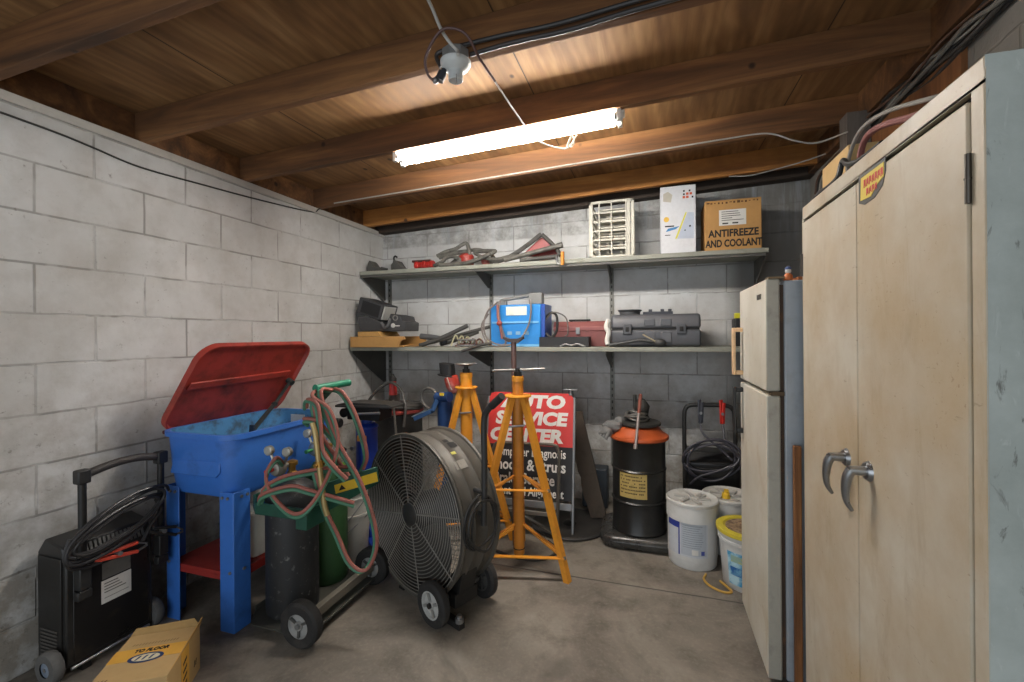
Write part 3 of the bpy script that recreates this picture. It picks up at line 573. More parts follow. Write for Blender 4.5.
wc.cable([(-1.17, 3.12, LZ + .25), (-1.225, 3.12, LZ + .16), (-1.19, 3.11, LZ + .05), (-1.12, 3.09, LZ + .008), (-1.02, 3.085, LZ + .012), (-.93, 3.09, LZ + .04), (-.86, 3.11, LZ + .15), (-.84, 3.12, LZ + .26), (-.85, 3.14, LZ + .345)], .007, 6)
wl = tag(wc.build('welding_cable', mat('7a706a', .55, 0, .2)), 'thin grey cables draped over the front of the blue welder', 'cable')
wg = thing('welding_torch', 'brown red torch handle hung on the front of the blue welder', 'torch', (-1.07, 3.12, LZ + .1))
MB().cable([(-1.085, 3.085, LZ + .31), (-1.08, 3.08, LZ + .22), (-1.065, 3.08, LZ + .16), (-1.05, 3.085, LZ + .06)], .010, 8).build('handle', mat('8c5a50', .5), wg)
MB().ball((-1.07, 3.08, LZ + .175), .022, (1, 1, .9)).build('knob', mat('a14a40', .5), wg)
pipe('black_lead', [(-.745, 3.2, LZ + .22), (-.70, 3.18, LZ + .25), (-.66, 3.17, LZ + .22), (-.66, 3.17, LZ + .12), (-.70, 3.17, LZ + .07), (-.74, 3.17, LZ + .10)], .009, cord_black, 'thick black lead arching out of the right side of the welder', 'lead')
pipe('thin_lead', [(-.745, 3.19, LZ + .20), (-.68, 3.15, LZ + .25), (-.59, 3.15, LZ + .21), (-.575, 3.15, LZ + .10), (-.60, 3.16, LZ + .074)], .005, cord_grey, 'thin grey lead arching beside the red toolbox', 'lead')
tb = thing('toolbox', 'faded dark red metal toolbox behind the black tray', 'toolbox', (-.52, 3.38, LZ))
MB().bb((-.70, 3.26, LZ), (-.32, 3.46, LZ + .115)).build('body', mat('7f4a48', .5, .2, .4, '5b4a42'), tb, .004)
MB().prism([(3.255, .115), (3.465, .115), (3.465, .145), (3.43, .185), (3.29, .185), (3.255, .145)], (-.705, 0, LZ), (0, 1, 0), (0, 0, 1), (.39, 0, 0)).build('lid', mat('8c5451', .5, .2, .4, '5b4a42'), tb, .003)
MB().bb((-.60, 3.33, LZ + .188), (-.44, 3.37, LZ + .202)).bb((-.59, 3.34, LZ + .183), (-.575, 3.36, LZ + .19)).bb((-.465, 3.34, LZ + .183), (-.45, 3.36, LZ + .19)).build('handle', ink, tb, .003)
MB().bb((-.535, 3.247, LZ + .09), (-.505, 3.256, LZ + .14)).build('latch', zinc, tb, .002)
tr = thing('parts_tray', 'long black shallow tray in front of the red toolbox', 'tray', (-.6, 3.15, LZ))
b = MB(); b.bb((-.775, 3.10, LZ), (-.42, 3.235, LZ + .008)); b.bb((-.775, 3.10, LZ), (-.42, 3.108, LZ + .072)); b.bb((-.775, 3.227, LZ), (-.42, 3.235, LZ + .072)); b.bb((-.775, 3.10, LZ), (-.767, 3.235, LZ + .072)); b.bb((-.428, 3.10, LZ), (-.42, 3.235, LZ + .072)); b.build('tray', mat('2b2a2a', .45, .1, .3), tr, .002)
MB().cable([(-.62, 3.09, LZ + .006), (-.58, 3.085, LZ + .02), (-.54, 3.09, LZ + .012), (-.50, 3.085, LZ + .022), (-.46, 3.09, LZ + .010), (-.44, 3.08, LZ + .004)], .006, 6).build('chain', zinc, tr)
# black blow-moulded case
bc = thing('tool_case', 'large dark grey moulded tool case at the right of the lower shelf', 'tool case', (.02, 3.28, LZ))
m_case = mat('55565a', .45, 0, .3, '35353a')
prof = [(3.135, .008), (3.12, .03), (3.12, .11)]; prof2 = [(3.12, .125), (3.125, .185), (3.15, .22), (3.40, .22), (3.43, .185), (3.43, .125)]
MB().prism([(3.135, .004), (3.12, .03), (3.12, .115), (3.43, .115), (3.43, .03), (3.415, .004)], (-.27, 0, LZ), (0, 1, 0), (0, 0, 1), (.575, 0, 0)).build('lower_shell', m_case, bc, .012)
MB().prism([(3.12, .125), (3.125, .185), (3.155, .222), (3.395, .222), (3.43, .185), (3.43, .125)], (-.27, 0, LZ), (0, 1, 0), (0, 0, 1), (.575, 0, 0)).build('lid', m_case, bc, .014)
MB().bb((-.262, 3.13, LZ + .112), (.297, 3.42, LZ + .128)).build('seam', ink, bc)
for q in (-.16, .185):
    lt = MB().bb((q - .03, 3.108, LZ + .085), (q + .03, 3.122, LZ + .155)).build('latch', mat('4b4c50', .45), bc, .006)
    MB().bb((q - .012, 3.104, LZ + .105), (q + .012, 3.110, LZ + .135)).build('latch_button', ink, lt, .003)
for q in (-.05, .055):
    MB().bb((q, 3.114, LZ + .03), (q + .07, 3.124, LZ + .10)).build('rib', m_case, bc, .006); MB().bb((q, 3.117, LZ + .14), (q + .07, 3.127, LZ + .19)).build('rib', m_case, bc, .006)
ld_ = thing('round_lid', 'round dark flanged lid lying on top of the grey tool case', 'lid', (-.15, 3.26, LZ + .222))
MB().lathe([(.07, 0), (.072, .022), (.082, .03), (.084, .036), (.078, .038)], (-.15, 3.26, LZ + .222), n=32).build('lid', mat('4a4b4d', .5, .1, .3), ld_)
rk = thing('socket_rail', 'dark rail with stubs lying on top of the grey tool case', 'rail', (.02, 3.3, LZ + .222))
b = MB(); b.bb((-.06, 3.27, LZ + .222), (.14, 3.33, LZ + .245)); b.build('rail', mat('3d4048', .5, .1, .3), rk, .004)
for q in (-.01, .07, .12): MB().bb((q - .012, 3.27, LZ + .245), (q + .012, 3.31, LZ + .262)).build('stub', mat('3d4048', .5, .1, .3), rk, .003)
rg = MB().cable([(-.285, 3.11, LZ + .19), (-.30, 3.10, LZ + .14), (-.285, 3.10, LZ + .10), (-.295, 3.10, LZ + .05), (-.29, 3.095, LZ + .018)], .016, 8).build('rag', mat('d8d6cf', .9))
tag(rg, 'crumpled white rag at the left end of the grey tool case', 'rag')
gt = thing('air_hose_gun', 'dark air gun with a pale lever lying before the grey tool case', 'air gun', (-.02, 3.09, LZ))
MB().cable([(-.28, 3.085, LZ + .012), (-.18, 3.09, LZ + .03), (-.08, 3.09, LZ + .045), (.02, 3.088, LZ + .035)], .011, 8).ball((.05, 3.088, LZ + .03), .03, (1.3, .7, .9)).build('body', mat('3a3a3a', .5, .2, .4), gt)
MB().bar((-.06, 3.085, LZ + .085), (.02, 3.083, LZ + .04), .02, .008).build('lever', mat('a89a7c', .5, .2), gt)

# ------------------------------------------------------------------ battery charger by the left wall
bcg = thing('battery_charger', 'black wheeled battery charger standing against the left wall', 'battery charger', (-2.25, 1.27, 0))
m_cb = mat('2b2a29', .4, .1, .35, '6b5a44', 5)
MB().prism([(-2.345, .035), (-2.172, .035), (-2.172, .425), (-2.195, .50), (-2.30, .525), (-2.345, .47)], (0, 1.113, 0), (1, 0, 0), (0, 0, 1), (0, .309, 0)).build('body', m_cb, bcg, .006)
MB().bb((-2.173, 1.135, .05), (-2.168, 1.405, .415)).build('front_panel', mat('262423', .3, .2, .35, '6b5a44', 4), bcg, .003)
b = MB(); b.bb((-2.33, 1.106, .05), (-2.19, 1.114, .46)); b.build('side_panel', mat('232221', .45, .1, .3), bcg, .002)
b = MB()
for q in range(9): b.bb((-2.31, 1.103, .06 + q * .014), (-2.21, 1.107, .067 + q * .014))
b.build('side_louvre', mat('4b4844', .5), bcg)
b = MB()
for q in range(15):
    y = 1.165 + q * .0155; b.prism([(-2.171, .440), (-2.190, .492), (-2.193, .491), (-2.174, .439)], (.003, y, 0), (1, 0, 0), (0, 0, 1), (0, .009, 0))
b.build('top_louvre', mat('6f6e6b', .5), bcg)
MB().bb((-2.169, 1.229, .322), (-2.1665, 1.333, .388)).build('instruction_plate', mat('77756f', .5, .3, .4, '3c3a36', 30), bcg)
wl_ = MB().bb((-2.169, 1.226, .222), (-2.1665, 1.335, .316)).build('white_label', white_label, bcg)
b = MB()
for q in range(4): b.bb((-2.1668, 1.236, .30 - q * .012), (-2.1658, 1.236 + random.uniform(.03, .08), .304 - q * .012))
b.bb((-2.1668, 1.236, .242), (-2.1658, 1.325, .244)); b.build('print', mat('6b6964', .7), wl_)
for y in (1.155, 1.448):
    p = MB().cyl((-2.150, y, .30), (-2.150, y, .775), .0135, n=16).build('handle_post', black_metal, bcg)
    MB().bb((-2.172, y - .02, .33), (-2.130, y + .02, .42)).bb((-2.165, y - .024, .29), (-2.135, y + .024, .325)).build('clamp_bracket', black_plastic, p, .004)
    MB().bb((-2.170, y - .022, .745), (-2.130, y + .022, .80)).build('corner_joint', black_plastic, p, .006)
MB().cable([(-2.150, 1.16, .775), (-2.150, 1.23, .79), (-2.150, 1.30, .797), (-2.150, 1.37, .793), (-2.150, 1.445, .775)], .0165, 12).build('handle_bar', mat('34302e', .6, 0, .3), bcg)
MB().cyl((-2.20, 1.06, .062), (-2.20, 1.452, .062), .007, n=12).build('axle', chrome, bcg)
for y in (1.078, 1.440):
    wh = MB().lathe([(.028, -.018), (.056, -.018), (.062, -.01), (.062, .01), (.056, .018), (.028, .018)], (-2.20, y, .062), (0, 1, 0), 28, False).build('wheel', mat('5b5a58', .8, 0, .4, bump=.3), bcg)
    MB().lathe([(.003, -.016), (.03, -.013), (.03, .013), (.003, .016)], (-2.20, y, .062), (0, 1, 0), 20).build('hub', mat('8a97a8', .4, .3, .3), wh)
for y in (1.16, 1.38): MB().bb((-2.20, y, 0), (-2.165, y + .03, .04)).build('foot', black_metal, bcg)
MB().cyl((-2.158, 1.12, .035), (-2.158, 1.40, .035), .006, n=10).build('lower_rod', chrome, bcg)
def coil(n, cy, cz, ry, rz_, tilt, x0, dx, r, seg=14):
    P = []
    for i in range(int(n * seg) + 1):
        a = 2 * PI * i / seg; k = i / seg; s_ = 1 + .10 * math.sin(k * 2.3 + 1)
        yy = math.cos(a) * ry * s_; zz = math.sin(a) * rz_ * (1 + .25 * math.sin(k * 3.1))
        P.append((x0 + dx * math.sin(a * .5 + k) + .004 * (i % 3), cy + yy, cz + zz + tilt * yy))
    return P
ccb = thing('charger_cable', 'black charging cables coiled round the handle of the left charger', 'cable', (-2.13, 1.27, .44))
b = MB(); b.cable(coil(3.6, 1.255, .545, .165, .055, .30, -2.117, .012, .007), .007, 8, 3); b.cable(coil(2.7, 1.26, .56, .175, .075, .34, -2.102, .010, .007), .006, 8, 3)
b.cable([(-2.112, 1.40, .60), (-2.108, 1.42, .55), (-2.108, 1.38, .50), (-2.11, 1.345, .44)], .0075, 8).cable([(-2.10, 1.09, .56), (-2.095, 1.07, .50), (-2.10, 1.09, .45), (-2.115, 1.14, .425), (-2.12, 1.20, .418)], .0075, 8)
b.build('cable', mat('2d2c2d', .4, 0, .2), ccb)
def clamp(par_name, label, p, q, m, drop):
    """spring clamp with jaws pointing from p to q"""
    p, q = Vector(p), Vector(q); c = thing(par_name, label, 'clamp', p); d = (q - p)
    s1 = Vector((0, 0, .020))
    MB().bar(p - s1 * .2, q - s1, .016, .013).cyl(p + d * .0 - s1 * .2, p - d * .16 + s1 * .1, .011, .007, 10).build('jaw', m, c, .003)
    MB().bar(p + s1 * .6, q + s1 * .9, .016, .013).build('jaw', m, c, .003)
    MB().cyl(p + d * .45 - Vector((.014, 0, 0)), p + d * .45 + Vector((.014, 0, 0)), .009, n=12).build('pivot', zinc, c)
    MB().bar(q - s1 * .9, q + d * .28 - s1 * .3, .010, .006).bar(q + s1 * .8, q + d * .28 + s1 * .1, .010, .006).build('copper_teeth', mat('8d8a84', .35, .8, .2), c)
    return c
clamp('red_clamp', 'red orange jumper clamp resting before the left charger top', (-2.118, 1.20, .432), (-2.108, 1.325, .425), mat('cf4a36', .4, 0, .15), 0)
clamp('black_clamp', 'black jumper clamp hanging at the right of the left charger', (-2.112, 1.385, .465), (-2.10, 1.48, .43), black_plastic, 0)

# ------------------------------------------------------------------ parts washer
m_blue = mat('3a72c6', .42, .05, .5, '22355f', 6); m_blue_in = mat('4f8cbc', .6, .05, .8, '40494d', 14, .46, .66); m_redl = mat('a63a2e', .5, .05, .85, '42221b', 7, .45, .72)
pw = thing('parts_washer', 'blue parts washer tub on legs with its red lid propped open', 'parts washer', (-1.985, 1.78, 0))
wx, wy = -1.980, 1.815
def ll(w_, h_, r, z_): return [(wx + p[0], wy + p[1], z_) for p in rrect(w_, h_, r, 6)]
b = MB(); loops(b, [ll(.38, .60, .07, .595), ll(.41, .63, .085, .62), ll(.434, .658, .09, .74), ll(.446, .672, .092, .858), ll(.474, .70, .10, .862), ll(.474, .70, .10, .884), ll(.436, .662, .088, .884)], False, True); b.build('tub', m_blue, pw)
b = MB(); loops(b, [ll(.36, .58, .06, .66), ll(.415, .64, .08, .74), ll(.436, .662, .088, .884)], False, True); b.build('basin_liner', m_blue_in, pw, label='dirty pale blue inside of the tub')
b = MB()
b.prism([(wx - .16, .69), (wx + .12, .69), (wx + .145, .715), (wx + .145, .76), (wx - .14, .76)], (0, 1.491, 0), (1, 0, 0), (0, 0, 1), (0, -.009, 0)); b.build('embossed_panel', m_blue, pw, .004)
MB().bb((-2.07, 2.134, .79), (-1.97, 2.138, .855)).build('paper_label', white_label, pw)
def lleg(x, y, sx_, sy_):
    b = MB(); wx_ = .082
    b.prism([(0, 0), (sx_ * wx_, 0), (sx_ * wx_, sy_ * .006), (sx_ * .012, sy_ * .006), (sx_ * .006, sy_ * .012), (sx_ * .006, sy_ * .088), (0, sy_ * .088)], (x, y, 0), (1, 0, 0), (0, 1, 0), (0, 0, .625))
    o = b.build('leg', m_blue, pw, .003)
    for (bx_, by_, bz_) in ((.03, 0, .60), (.062, 0, .60), (.02, 0, .27), (.0, .04, .60), (.0, .07, .60), (.0, .05, .27)):
        ax_ = (0, 1, 0) if by_ == 0 else (1, 0, 0); c_ = (x + sx_ * bx_, y + sy_ * by_, bz_); e_ = (c_[0] - (sx_ * .006 if by_ else 0), c_[1] - (0 if by_ else sy_ * .006), bz_)
        MB().cyl(c_, e_, .007, n=8).build('bolt', zinc, o)
lleg(-1.775, 1.498, -1, 1); lleg(-2.19, 1.498, 1, 1); lleg(-1.775, 2.132, -1, -1); lleg(-2.19, 2.132, 1, -1)
MB().bb((-2.183, 1.506, .245), (-1.783, 2.122, .262)).bb((-1.798, 1.506, .225), (-1.783, 2.122, .247)).bb((-2.183, 1.506, .225), (-1.783, 1.518, .247)).build('lower_shelf', mat('962e28', .5, .05, .5, '3d1d18', 9), pw, .002)
# lid: pan hinged along the wall
o0 = Vector((-2.21, 1.835, .892)); lv = Vector((.5, 0, .866)); lu = Vector((0, 1, 0)); ln = Vector((.866, 0, -.5))
def lp(u_, v_, d_): return o0 + lu * (u_ + v_ * .10) + lv * v_ + ln * d_
def lid_loop(w_, h0, h1, r, d_): return [lp(p[0], p[1] + (h0 + h1) / 2, d_) for p in rrect(w_, h1 - h0, r, 7)]
b = MB(); loops(b, [lid_loop(.68, -.02, .44, .085, -.028), lid_loop(.70, -.03, .45, .09, -.02), lid_loop(.70, -.03, .45, .09, .012), lid_loop(.684, -.022, .442, .083, .012), lid_loop(.67, -.015, .435, .078, -.006)], True, True)
lid = b.build('lid', m_redl, pw, label='red rounded lid leaning open toward the room')
b = MB(); b.prism([(-.30, .205), (.30, .222), (.31, .26), (-.29, .243)], lp(0, 0, -.006), lu, lv, ln * .012); b.build('stiffener', m_redl, lid, .004)
b = MB(); b.cyl(lp(-.32, -.028, .0), lp(.30, -.028, .0), .009, n=10); b.build('hinge_rod', mat('5a2b25', .5, .4, .3), lid)
b = MB(); A = lp(.305, .19, .02); B = Vector((-1.93, 1.74, .845)); mdl = (A + B) / 2 + Vector((.01, 0, .0))
b.bar(A, mdl, .016, .010).bar(mdl, B, .022, .012).cyl(A - ln * .02, A + ln * .02, .018, n=14).cyl(mdl - Vector((.01, 0, 0)), mdl + Vector((.01, 0, 0)), .014, n=12); b.build('prop_arm', mat('39403f', .45, .5, .3), pw, .002)
MB().bar(B + Vector((0, 0, .03)), B + Vector((.0, -.01, -.11)), .03, .012).build('prop_bracket', mat('26384c', .5, .3, .3), pw, .002)
jg = thing('white_jug', 'white plastic jug on the red shelf under the blue washer', 'jug', (-1.86, 1.66, .262))
MB().prism(rrect(.10, .12, .02), (-1.862, 1.70, .2625), (1, 0, 0), (0, 1, 0), (0, 0, .21)).build('body', mat('c9c5b8', .5, 0, .35, '8b8268'), jg, .008)
MB().cyl((-1.862, 1.68, .472), (-1.862, 1.68, .505), .02, n=16).build('cap', mat('d7d4cb', .5), jg)
bb_ = thing('printed_box', 'dark blue printed box on the red shelf behind the white jug', 'box', (-1.86, 1.81, .262))
MB().bb((-1.93, 1.785, .2625), (-1.815, 1.93, .49)).build('carton', mat('274a86', .6, 0, .3), bb_, .002)
MB().bb((-1.8155, 1.80, .36), (-1.8135, 1.90, .47)).build('white_panel', white_label, bb_)
MB().bb((-1.8145, 1.84, .40), (-1.8125, 1.90, .44)).build('yellow_mark', yellow_label, bb_)

# ------------------------------------------------------------------ cardboard box in the foreground
FB = thing('parts_box', 'tan parts carton with a yellow band and blue oval in the near left foreground', 'box', (-1.751, 1.131, 0), math.radians(33))
bw_, bd_, bh_ = .115, .135, .17
b = MB(); b.bb((-bw_, -bd_, 0), (bw_, bd_, bh_)); b.build('carton', mat('b99a68', .85, 0, .25, '8a6c42', 6), FB, .002, local=True)
MB().bb((-bw_ - .001, -.022, bh_ - .0002), (bw_ + .0005, .045, bh_ + .0008)).bb((bw_ - .0002, -.03, .0), (bw_ + .0008, .035, bh_)).build('yellow_band', mat('d9a441', .75, 0, .15), FB, 0, local=True)
ov = MB().prism([(.055 * math.cos(a * PI / 16), .026 * math.sin(a * PI / 16)) for a in range(32)], (.0, -.015, bh_ + .0008), (1, 0, 0), (0, 1, 0), (0, 0, .0006)).build('oval_mark', mat('223a63', .6, 0, .1), FB, local=True)
def ltext(name, body, size, loc, rot, m, par, **k):
    o = text(name, body, size, (0, 0, 0), rot, m, par, **k); o.location = loc; return o
MB().prism([(.043 * math.cos(a * PI / 16), .018 * math.sin(a * PI / 16)) for a in range(32)], (.0, -.015, bh_ + .0014), (1, 0, 0), (0, 1, 0), (0, 0, .0004)).build('oval_field', mat('d8cfae', .6, 0, .1), FB, local=True)
def strokes(name, n, dx, h, o, ux, uy, nz, m):
    b = MB()
    for q in range(n):
        k = q * dx; j = (q * 7) % 3 * .12
        b.prism([(k, 0), (k + dx * .30, 0), (k + dx * (.30 + .25), h * (.45 + j)), (k + dx * .75, h), (k + dx * .4, h), (k + dx * .2, h * (.5 + j))], o, ux, uy, nz)
    return b.build(name, m, FB, local=True)
strokes('oval_print', 3, .021, .022, (-.031, -.026, bh_ + .0018), (1, 0, 0), (0, 1, 0), (0, 0, .0004), mat('223a63', .6, 0, .1))
ltext('lettering', 'TO FLOOR', .022, (0, .027, bh_ + .0012), (0, 0, 0), ink, FB, bold=.0008, shear=.2)
strokes('faded_print', 15, .010, .011, (-.078, .063, bh_ + .0002), (1, 0, 0), (0, 1, 0), (0, 0, .0004), mat('8a6f49', .8))
strokes('corner_print', 3, .012, .016, (-.10, -.12, bh_ + .0002), (1, 0, 0), (0, 1, 0), (0, 0, .0004), mat('6d5535', .8))
strokes('side_print', 4, .028, .030, (bw_ + .0006, -.016, .03), (0, 0, 1), (0, 1, 0), (.0008, 0, 0), ink)
strokes('side_mark', 2, .014, .022, (bw_ + .0006, .075, .045), (0, 1, 0), (0, 0, 1), (.0008, 0, 0), ink)
MB().prism([(-bw_, 0), (bw_, 0), (bw_ - .02, .028), (-bw_ + .015, .022)], (0, bd_ + .001, bh_ + .0005), (1, 0, 0), (0, .25, 1), (0, -.003, 0)).build('flap', mat('a98a58', .85, 0, .25), FB, local=True)
MB().prism([(-bd_ + .03, 0), (bd_, 0), (bd_ - .005, .035), (.0, .012)], (bw_ + .001, 0, bh_ + .0005), (0, 1, 0), (.3, 0, 1), (-.003, 0, 0)).build('flap', mat('bd9556', .85, 0, .25), FB, local=True)

# ------------------------------------------------------------------ welding cart with two cylinders
m_gr = mat('1f4f40', .5, .1, .4, '262b26', 8)
ct = thing('welding_cart', 'dark green two-wheeled cylinder cart with a bright green handle', 'cart', (-1.54, 1.78, 0))
b = MB(); b.prism([(-1.71, 1.52), (-1.40, 1.52), (-1.40, 2.04), (-1.77, 2.04), (-1.77, 1.60)], (0, 0, .038), (1, 0, 0), (0, 1, 0), (0, 0, .008)); b.bb((-1.77, 1.60, .046), (-1.765, 2.04, .07)); b.build('base_plate', mat('4a4a44', .6, .3, .4), ct, .002)
b = MB(); b.bb((-1.435, 1.555, .085), (-1.405, 2.0, .125)); b.build('axle_beam', mat('7c776c', .5, .4, .4), ct, .002)
for y, h in ((1.60, 0), (1.92, 0)): MB().bb((-1.74, y - .02 + .02, 0), (-1.70, y + .04, .038)).bb((-1.75, y - .03, 0), (-1.64, y + .03, .006)).build('foot', mat('2c4a40', .5, .2, .4), ct, .002)
def cart_wheel(y, par):
    tw = MB().lathe([(.052, -.026), (.086, -.027), (.096, -.018), (.097, 0), (.096, .018), (.086, .027), (.052, .026)], (-1.43, y, .098), (0, 1, 0), 36, False).build('wheel', rubber, par)
    MB().lathe([(.012, -.020), (.018, -.024), (.020, -.014), (.046, -.012), (.053, -.022), (.053, .022), (.046, .012), (.02, .012), (.012, .024)], (-1.43, y, .098), (0, 1, 0), 32).build('hub', mat('a5a5a2', .45, .3, .3), tw)
    b = MB()
    for q in range(3):
        a = 2 * PI * q / 3 + .5; b.bar((-1.43 + .014 * math.cos(a), y - .016, .098 + .014 * math.sin(a)), (-1.43 + .05 * math.cos(a), y - .018, .098 + .05 * math.sin(a)), .010, .008, (0, 1, 0))
    b.build('hub_spokes', mat('5d5d5b', .4, .4, .2), tw)
    MB().cyl((-1.43, y - .030, .098), (-1.43, y - .022, .098), .011, n=10).build('axle_nut', zinc, tw)
cart_wheel(1.525, ct); cart_wheel(2.025, ct)
b = MB(); b.cyl((-1.425, 1.635, .545), (-1.425, 1.635, 1.06), .017, n=14).bar((-1.425, 1.635, 1.03), (-1.425, 1.72, 1.085), .03, .014, (1, 0, 0)); b.build('upright_post', m_gr, ct)
MB().cyl((-1.425, 1.612, 1.088), (-1.395, 1.80, 1.096), .0165, n=16).cyl((-1.425, 1.612, 1.088), (-1.4255, 1.609, 1.088), .0185, n=16).build('handle_bar', mat('1f7a5c', .45, .05, .2, '1d2f28'), ct, label='bright green round handle bar')
b = MB(); b.bb((-1.68, 1.525, .535), (-1.40, 1.535, .585)); b.bb((-1.775, 2.035, .535), (-1.40, 2.045, .585)); b.bb((-1.775, 1.60, .535), (-1.765, 2.035, .585)); b.prism([(-1.68, 1.525), (-1.677, 1.535), (-1.765, 1.605), (-1.775, 1.60)], (0, 0, .535), (1, 0, 0), (0, 1, 0), (0, 0, .05)); b.bb((-1.41, 1.535, .53), (-1.40, 2.045, .60)); b.build('cylinder_collar', m_gr, ct, .002)
MB().bb((-1.45, 1.515, .50), (-1.395, 1.524, .585)).bb((-1.40, 1.515, .50), (-1.392, 1.62, .585)).build('corner_plate', m_gr, ct, .003)
bx0, bx1 = Vector((-1.425, 1.62, .625)), Vector((-1.235, 1.80, .665)); bdir = (bx1 - bx0).normalized(); bnr = Vector((bdir.y, -bdir.x, 0)).normalized(); bup = bnr.cross(bdir) * -1
if bup.z < 0: bup = -bup
b = MB().prism([(0, -.035), (.265, -.035), (.265, .04), (0, .03)], bx0 - bnr * .006, bdir, bup, bnr * .012); tbk = b.build('tool_bracket', m_gr, ct, .002)
yl = MB().prism([(.07, -.028), (.258, -.028), (.258, .018), (.07, .012)], bx0 + bnr * .0062, bdir, bup, bnr * .001).build('warning_label', yellow_label, tbk)
MB().prism([(.085, -.018), (.10, .006), (.115, -.018)], bx0 + bnr * .0074, bdir, bup, bnr * .0006).build('warning_triangle', ink, yl)

# cylinders
kb = thing('gas_cylinder', 'black scuffed gas cylinder on the near side of the welding cart', 'gas cylinder', (-1.62, 1.675, .046), group=None)
MB().lathe([(.100, 0), (.112, .012), (.114, .05), (.114, .50), (.110, .54), (.092, .575), (.055, .60), (.036, .61)], (-1.62, 1.675, .046), n=40).build('shell', mat('2c2d2e', .5, .2, .5, '8a8a86', 34, .60, .70), kb)
MB().lathe([(.022, 0), (.022, .03), (.016, .035), (.016, .06), (.026, .062), (.026, .078), (.01, .085)], (-1.62, 1.675, .655), n=20).build('valve', brass, kb)
kg = thing('gas_cylinder', 'dark green gas cylinder on the far side of the welding cart', 'gas cylinder', (-1.645, 1.94, .046))
MB().lathe([(.090, 0), (.098, .012), (.100, .05), (.100, .52), (.092, .57), (.07, .61), (.035, .63)], (-1.645, 1.94, .046), n=40).build('shell', mat('355a35', .5, .15, .35, '20301f', 6), kg)
MB().lathe([(.022, 0), (.022, .03), (.016, .035), (.016, .055), (.028, .057), (.028, .075), (.01, .08)], (-1.645, 1.94, .675), n=20).build('valve', brass, kg)
MB().prism([(.0, 0), (.07, .0), (.07, .06), (0, .06)], (-1.550, 1.905, .60), (0, 1, 0), (0, 0, 1), (.002, 0, 0)).build('tag', mat('7fb24a', .6), kg)
def regulator(nm_, label, x, y, z, dy, col):
    r = thing(nm_, label, 'regulator', (x, y, z))
    MB().cyl((x, y, z), (x + .0, y - .035, z), .012, n=12).lathe([(.012, 0), (.036, .006), (.038, .03), (.028, .045), (.01, .05)], (x, y - .03, z), (0, -1, 0), 24).build('body', mat('b5b3aa', .3, .8, .3), r)
    for q in (-1, 1):
        g = MB().cyl((x + q * .03, y - .045, z + .02), (x + q * .046, y - .045, z + .055), .006, n=8).lathe([(.020, -.012), (.022, -.008), (.022, .010), (.019, .012)], (x + q * .052, y - .05, z + .075), (0, -1, 0), 22).build('gauge', mat('a8a69c', .35, .7, .3), r)
        MB().cyl((x + q * .052, y - .062, z + .075), (x + q * .052, y - .0635, z + .075), .017, n=20).build('dial', mat('a3a198', .6), g)
    MB().cyl((x, y - .08, z), (x, y - .12, z), .008, .01, 10).build('adjusting_screw', col, r)
regulator('gas_regulator', 'brass and chrome regulator on the black cylinder valve', -1.62, 1.645, .725, -1, red_plastic)
regulator('gas_regulator', 'brass and chrome regulator on the green cylinder valve', -1.645, 1.91, .745, -1, mat('2f7a4a', .5))
# twin hoses: a red and a green line side by side
m_hr = mat('9a5c50', .6, 0, .6, '4e4038', 9); m_hg = mat('4a7d63', .6, 0, .6, '3d4a42', 9)
def twin(label, pts, off=(.0065, 0, .0065), r=.0076):
    h = thing('twin_hose', label, 'hose', (-1.35, 1.62, .5), group=None)
    o = Vector(off); MB().cable([V3(p) + o for p in pts], r, 8).build('red_line', m_hr, h); MB().cable([V3(p) - o for p in pts], r, 8).build('green_line', m_hg, h)
twin('green and red twin hose looping from the handle back to the regulators', [(-1.425, 1.665, 1.085), (-1.414, 1.577, 1.055), (-1.345, 1.603, 0.994), (-1.309, 1.613, 0.867), (-1.319, 1.58, 0.745), (-1.351, 1.50, 0.619), (-1.426, 1.48, 0.576), (-1.53, 1.475, 0.645), (-1.58, 1.49, 0.72), (-1.56, 1.52, 0.785), (-1.58, 1.57, .76), (-1.60, 1.60, .73)], (0, 0, .0075))
twin('upper green and red twin hose curving over the black cylinder', [(-1.60, 1.485, 0.615), (-1.575, 1.48, 0.672), (-1.50, 1.51, 0.715), (-1.397, 1.57, 0.735), (-1.315, 1.60, 0.742), (-1.27, 1.66, .735)], (0, 0, .008))
twin('lower green and red twin hose curving past the collar to the label', [(-1.62, 1.49, 0.605), (-1.58, 1.465, 0.642), (-1.526, 1.475, 0.666), (-1.448, 1.50, 0.682), (-1.381, 1.52, 0.665), (-1.30, 1.57, 0.627), (-1.235, 1.62, 0.59)], (0, 0, .008))
twin('long twin hose hanging from the handle down beside the cart wheel', [(-1.40, 1.68, 1.072), (-1.388, 1.596, 1.066), (-1.322, 1.616, 0.865), (-1.227, 1.645, 0.685), (-1.169, 1.662, 0.506), (-1.161, 1.663, 0.384), (-1.205, 1.646, 0.295), (-1.268, 1.627, 0.329), (-1.321, 1.609, 0.457), (-1.356, 1.575, 0.584), (-1.392, 1.565, 0.728)], (.0065, 0, .004))
twin('short twin hose bent round the cart post below the handle', [(-1.46, 1.60, .93), (-1.445, 1.565, 0.955), (-1.381, 1.578, 0.94), (-1.338, 1.632, 0.845), (-1.278, 1.662, 0.727)], (0, 0, .0075))
twin('straight twin hose strand behind the hanging hoses on the cart', [(-1.43, 1.66, 1.07), (-1.425, 1.593, 1.04), (-1.40, 1.60, 0.901), (-1.35, 1.648, 0.771), (-1.306, 1.673, 0.689)], (.006, 0, .004))
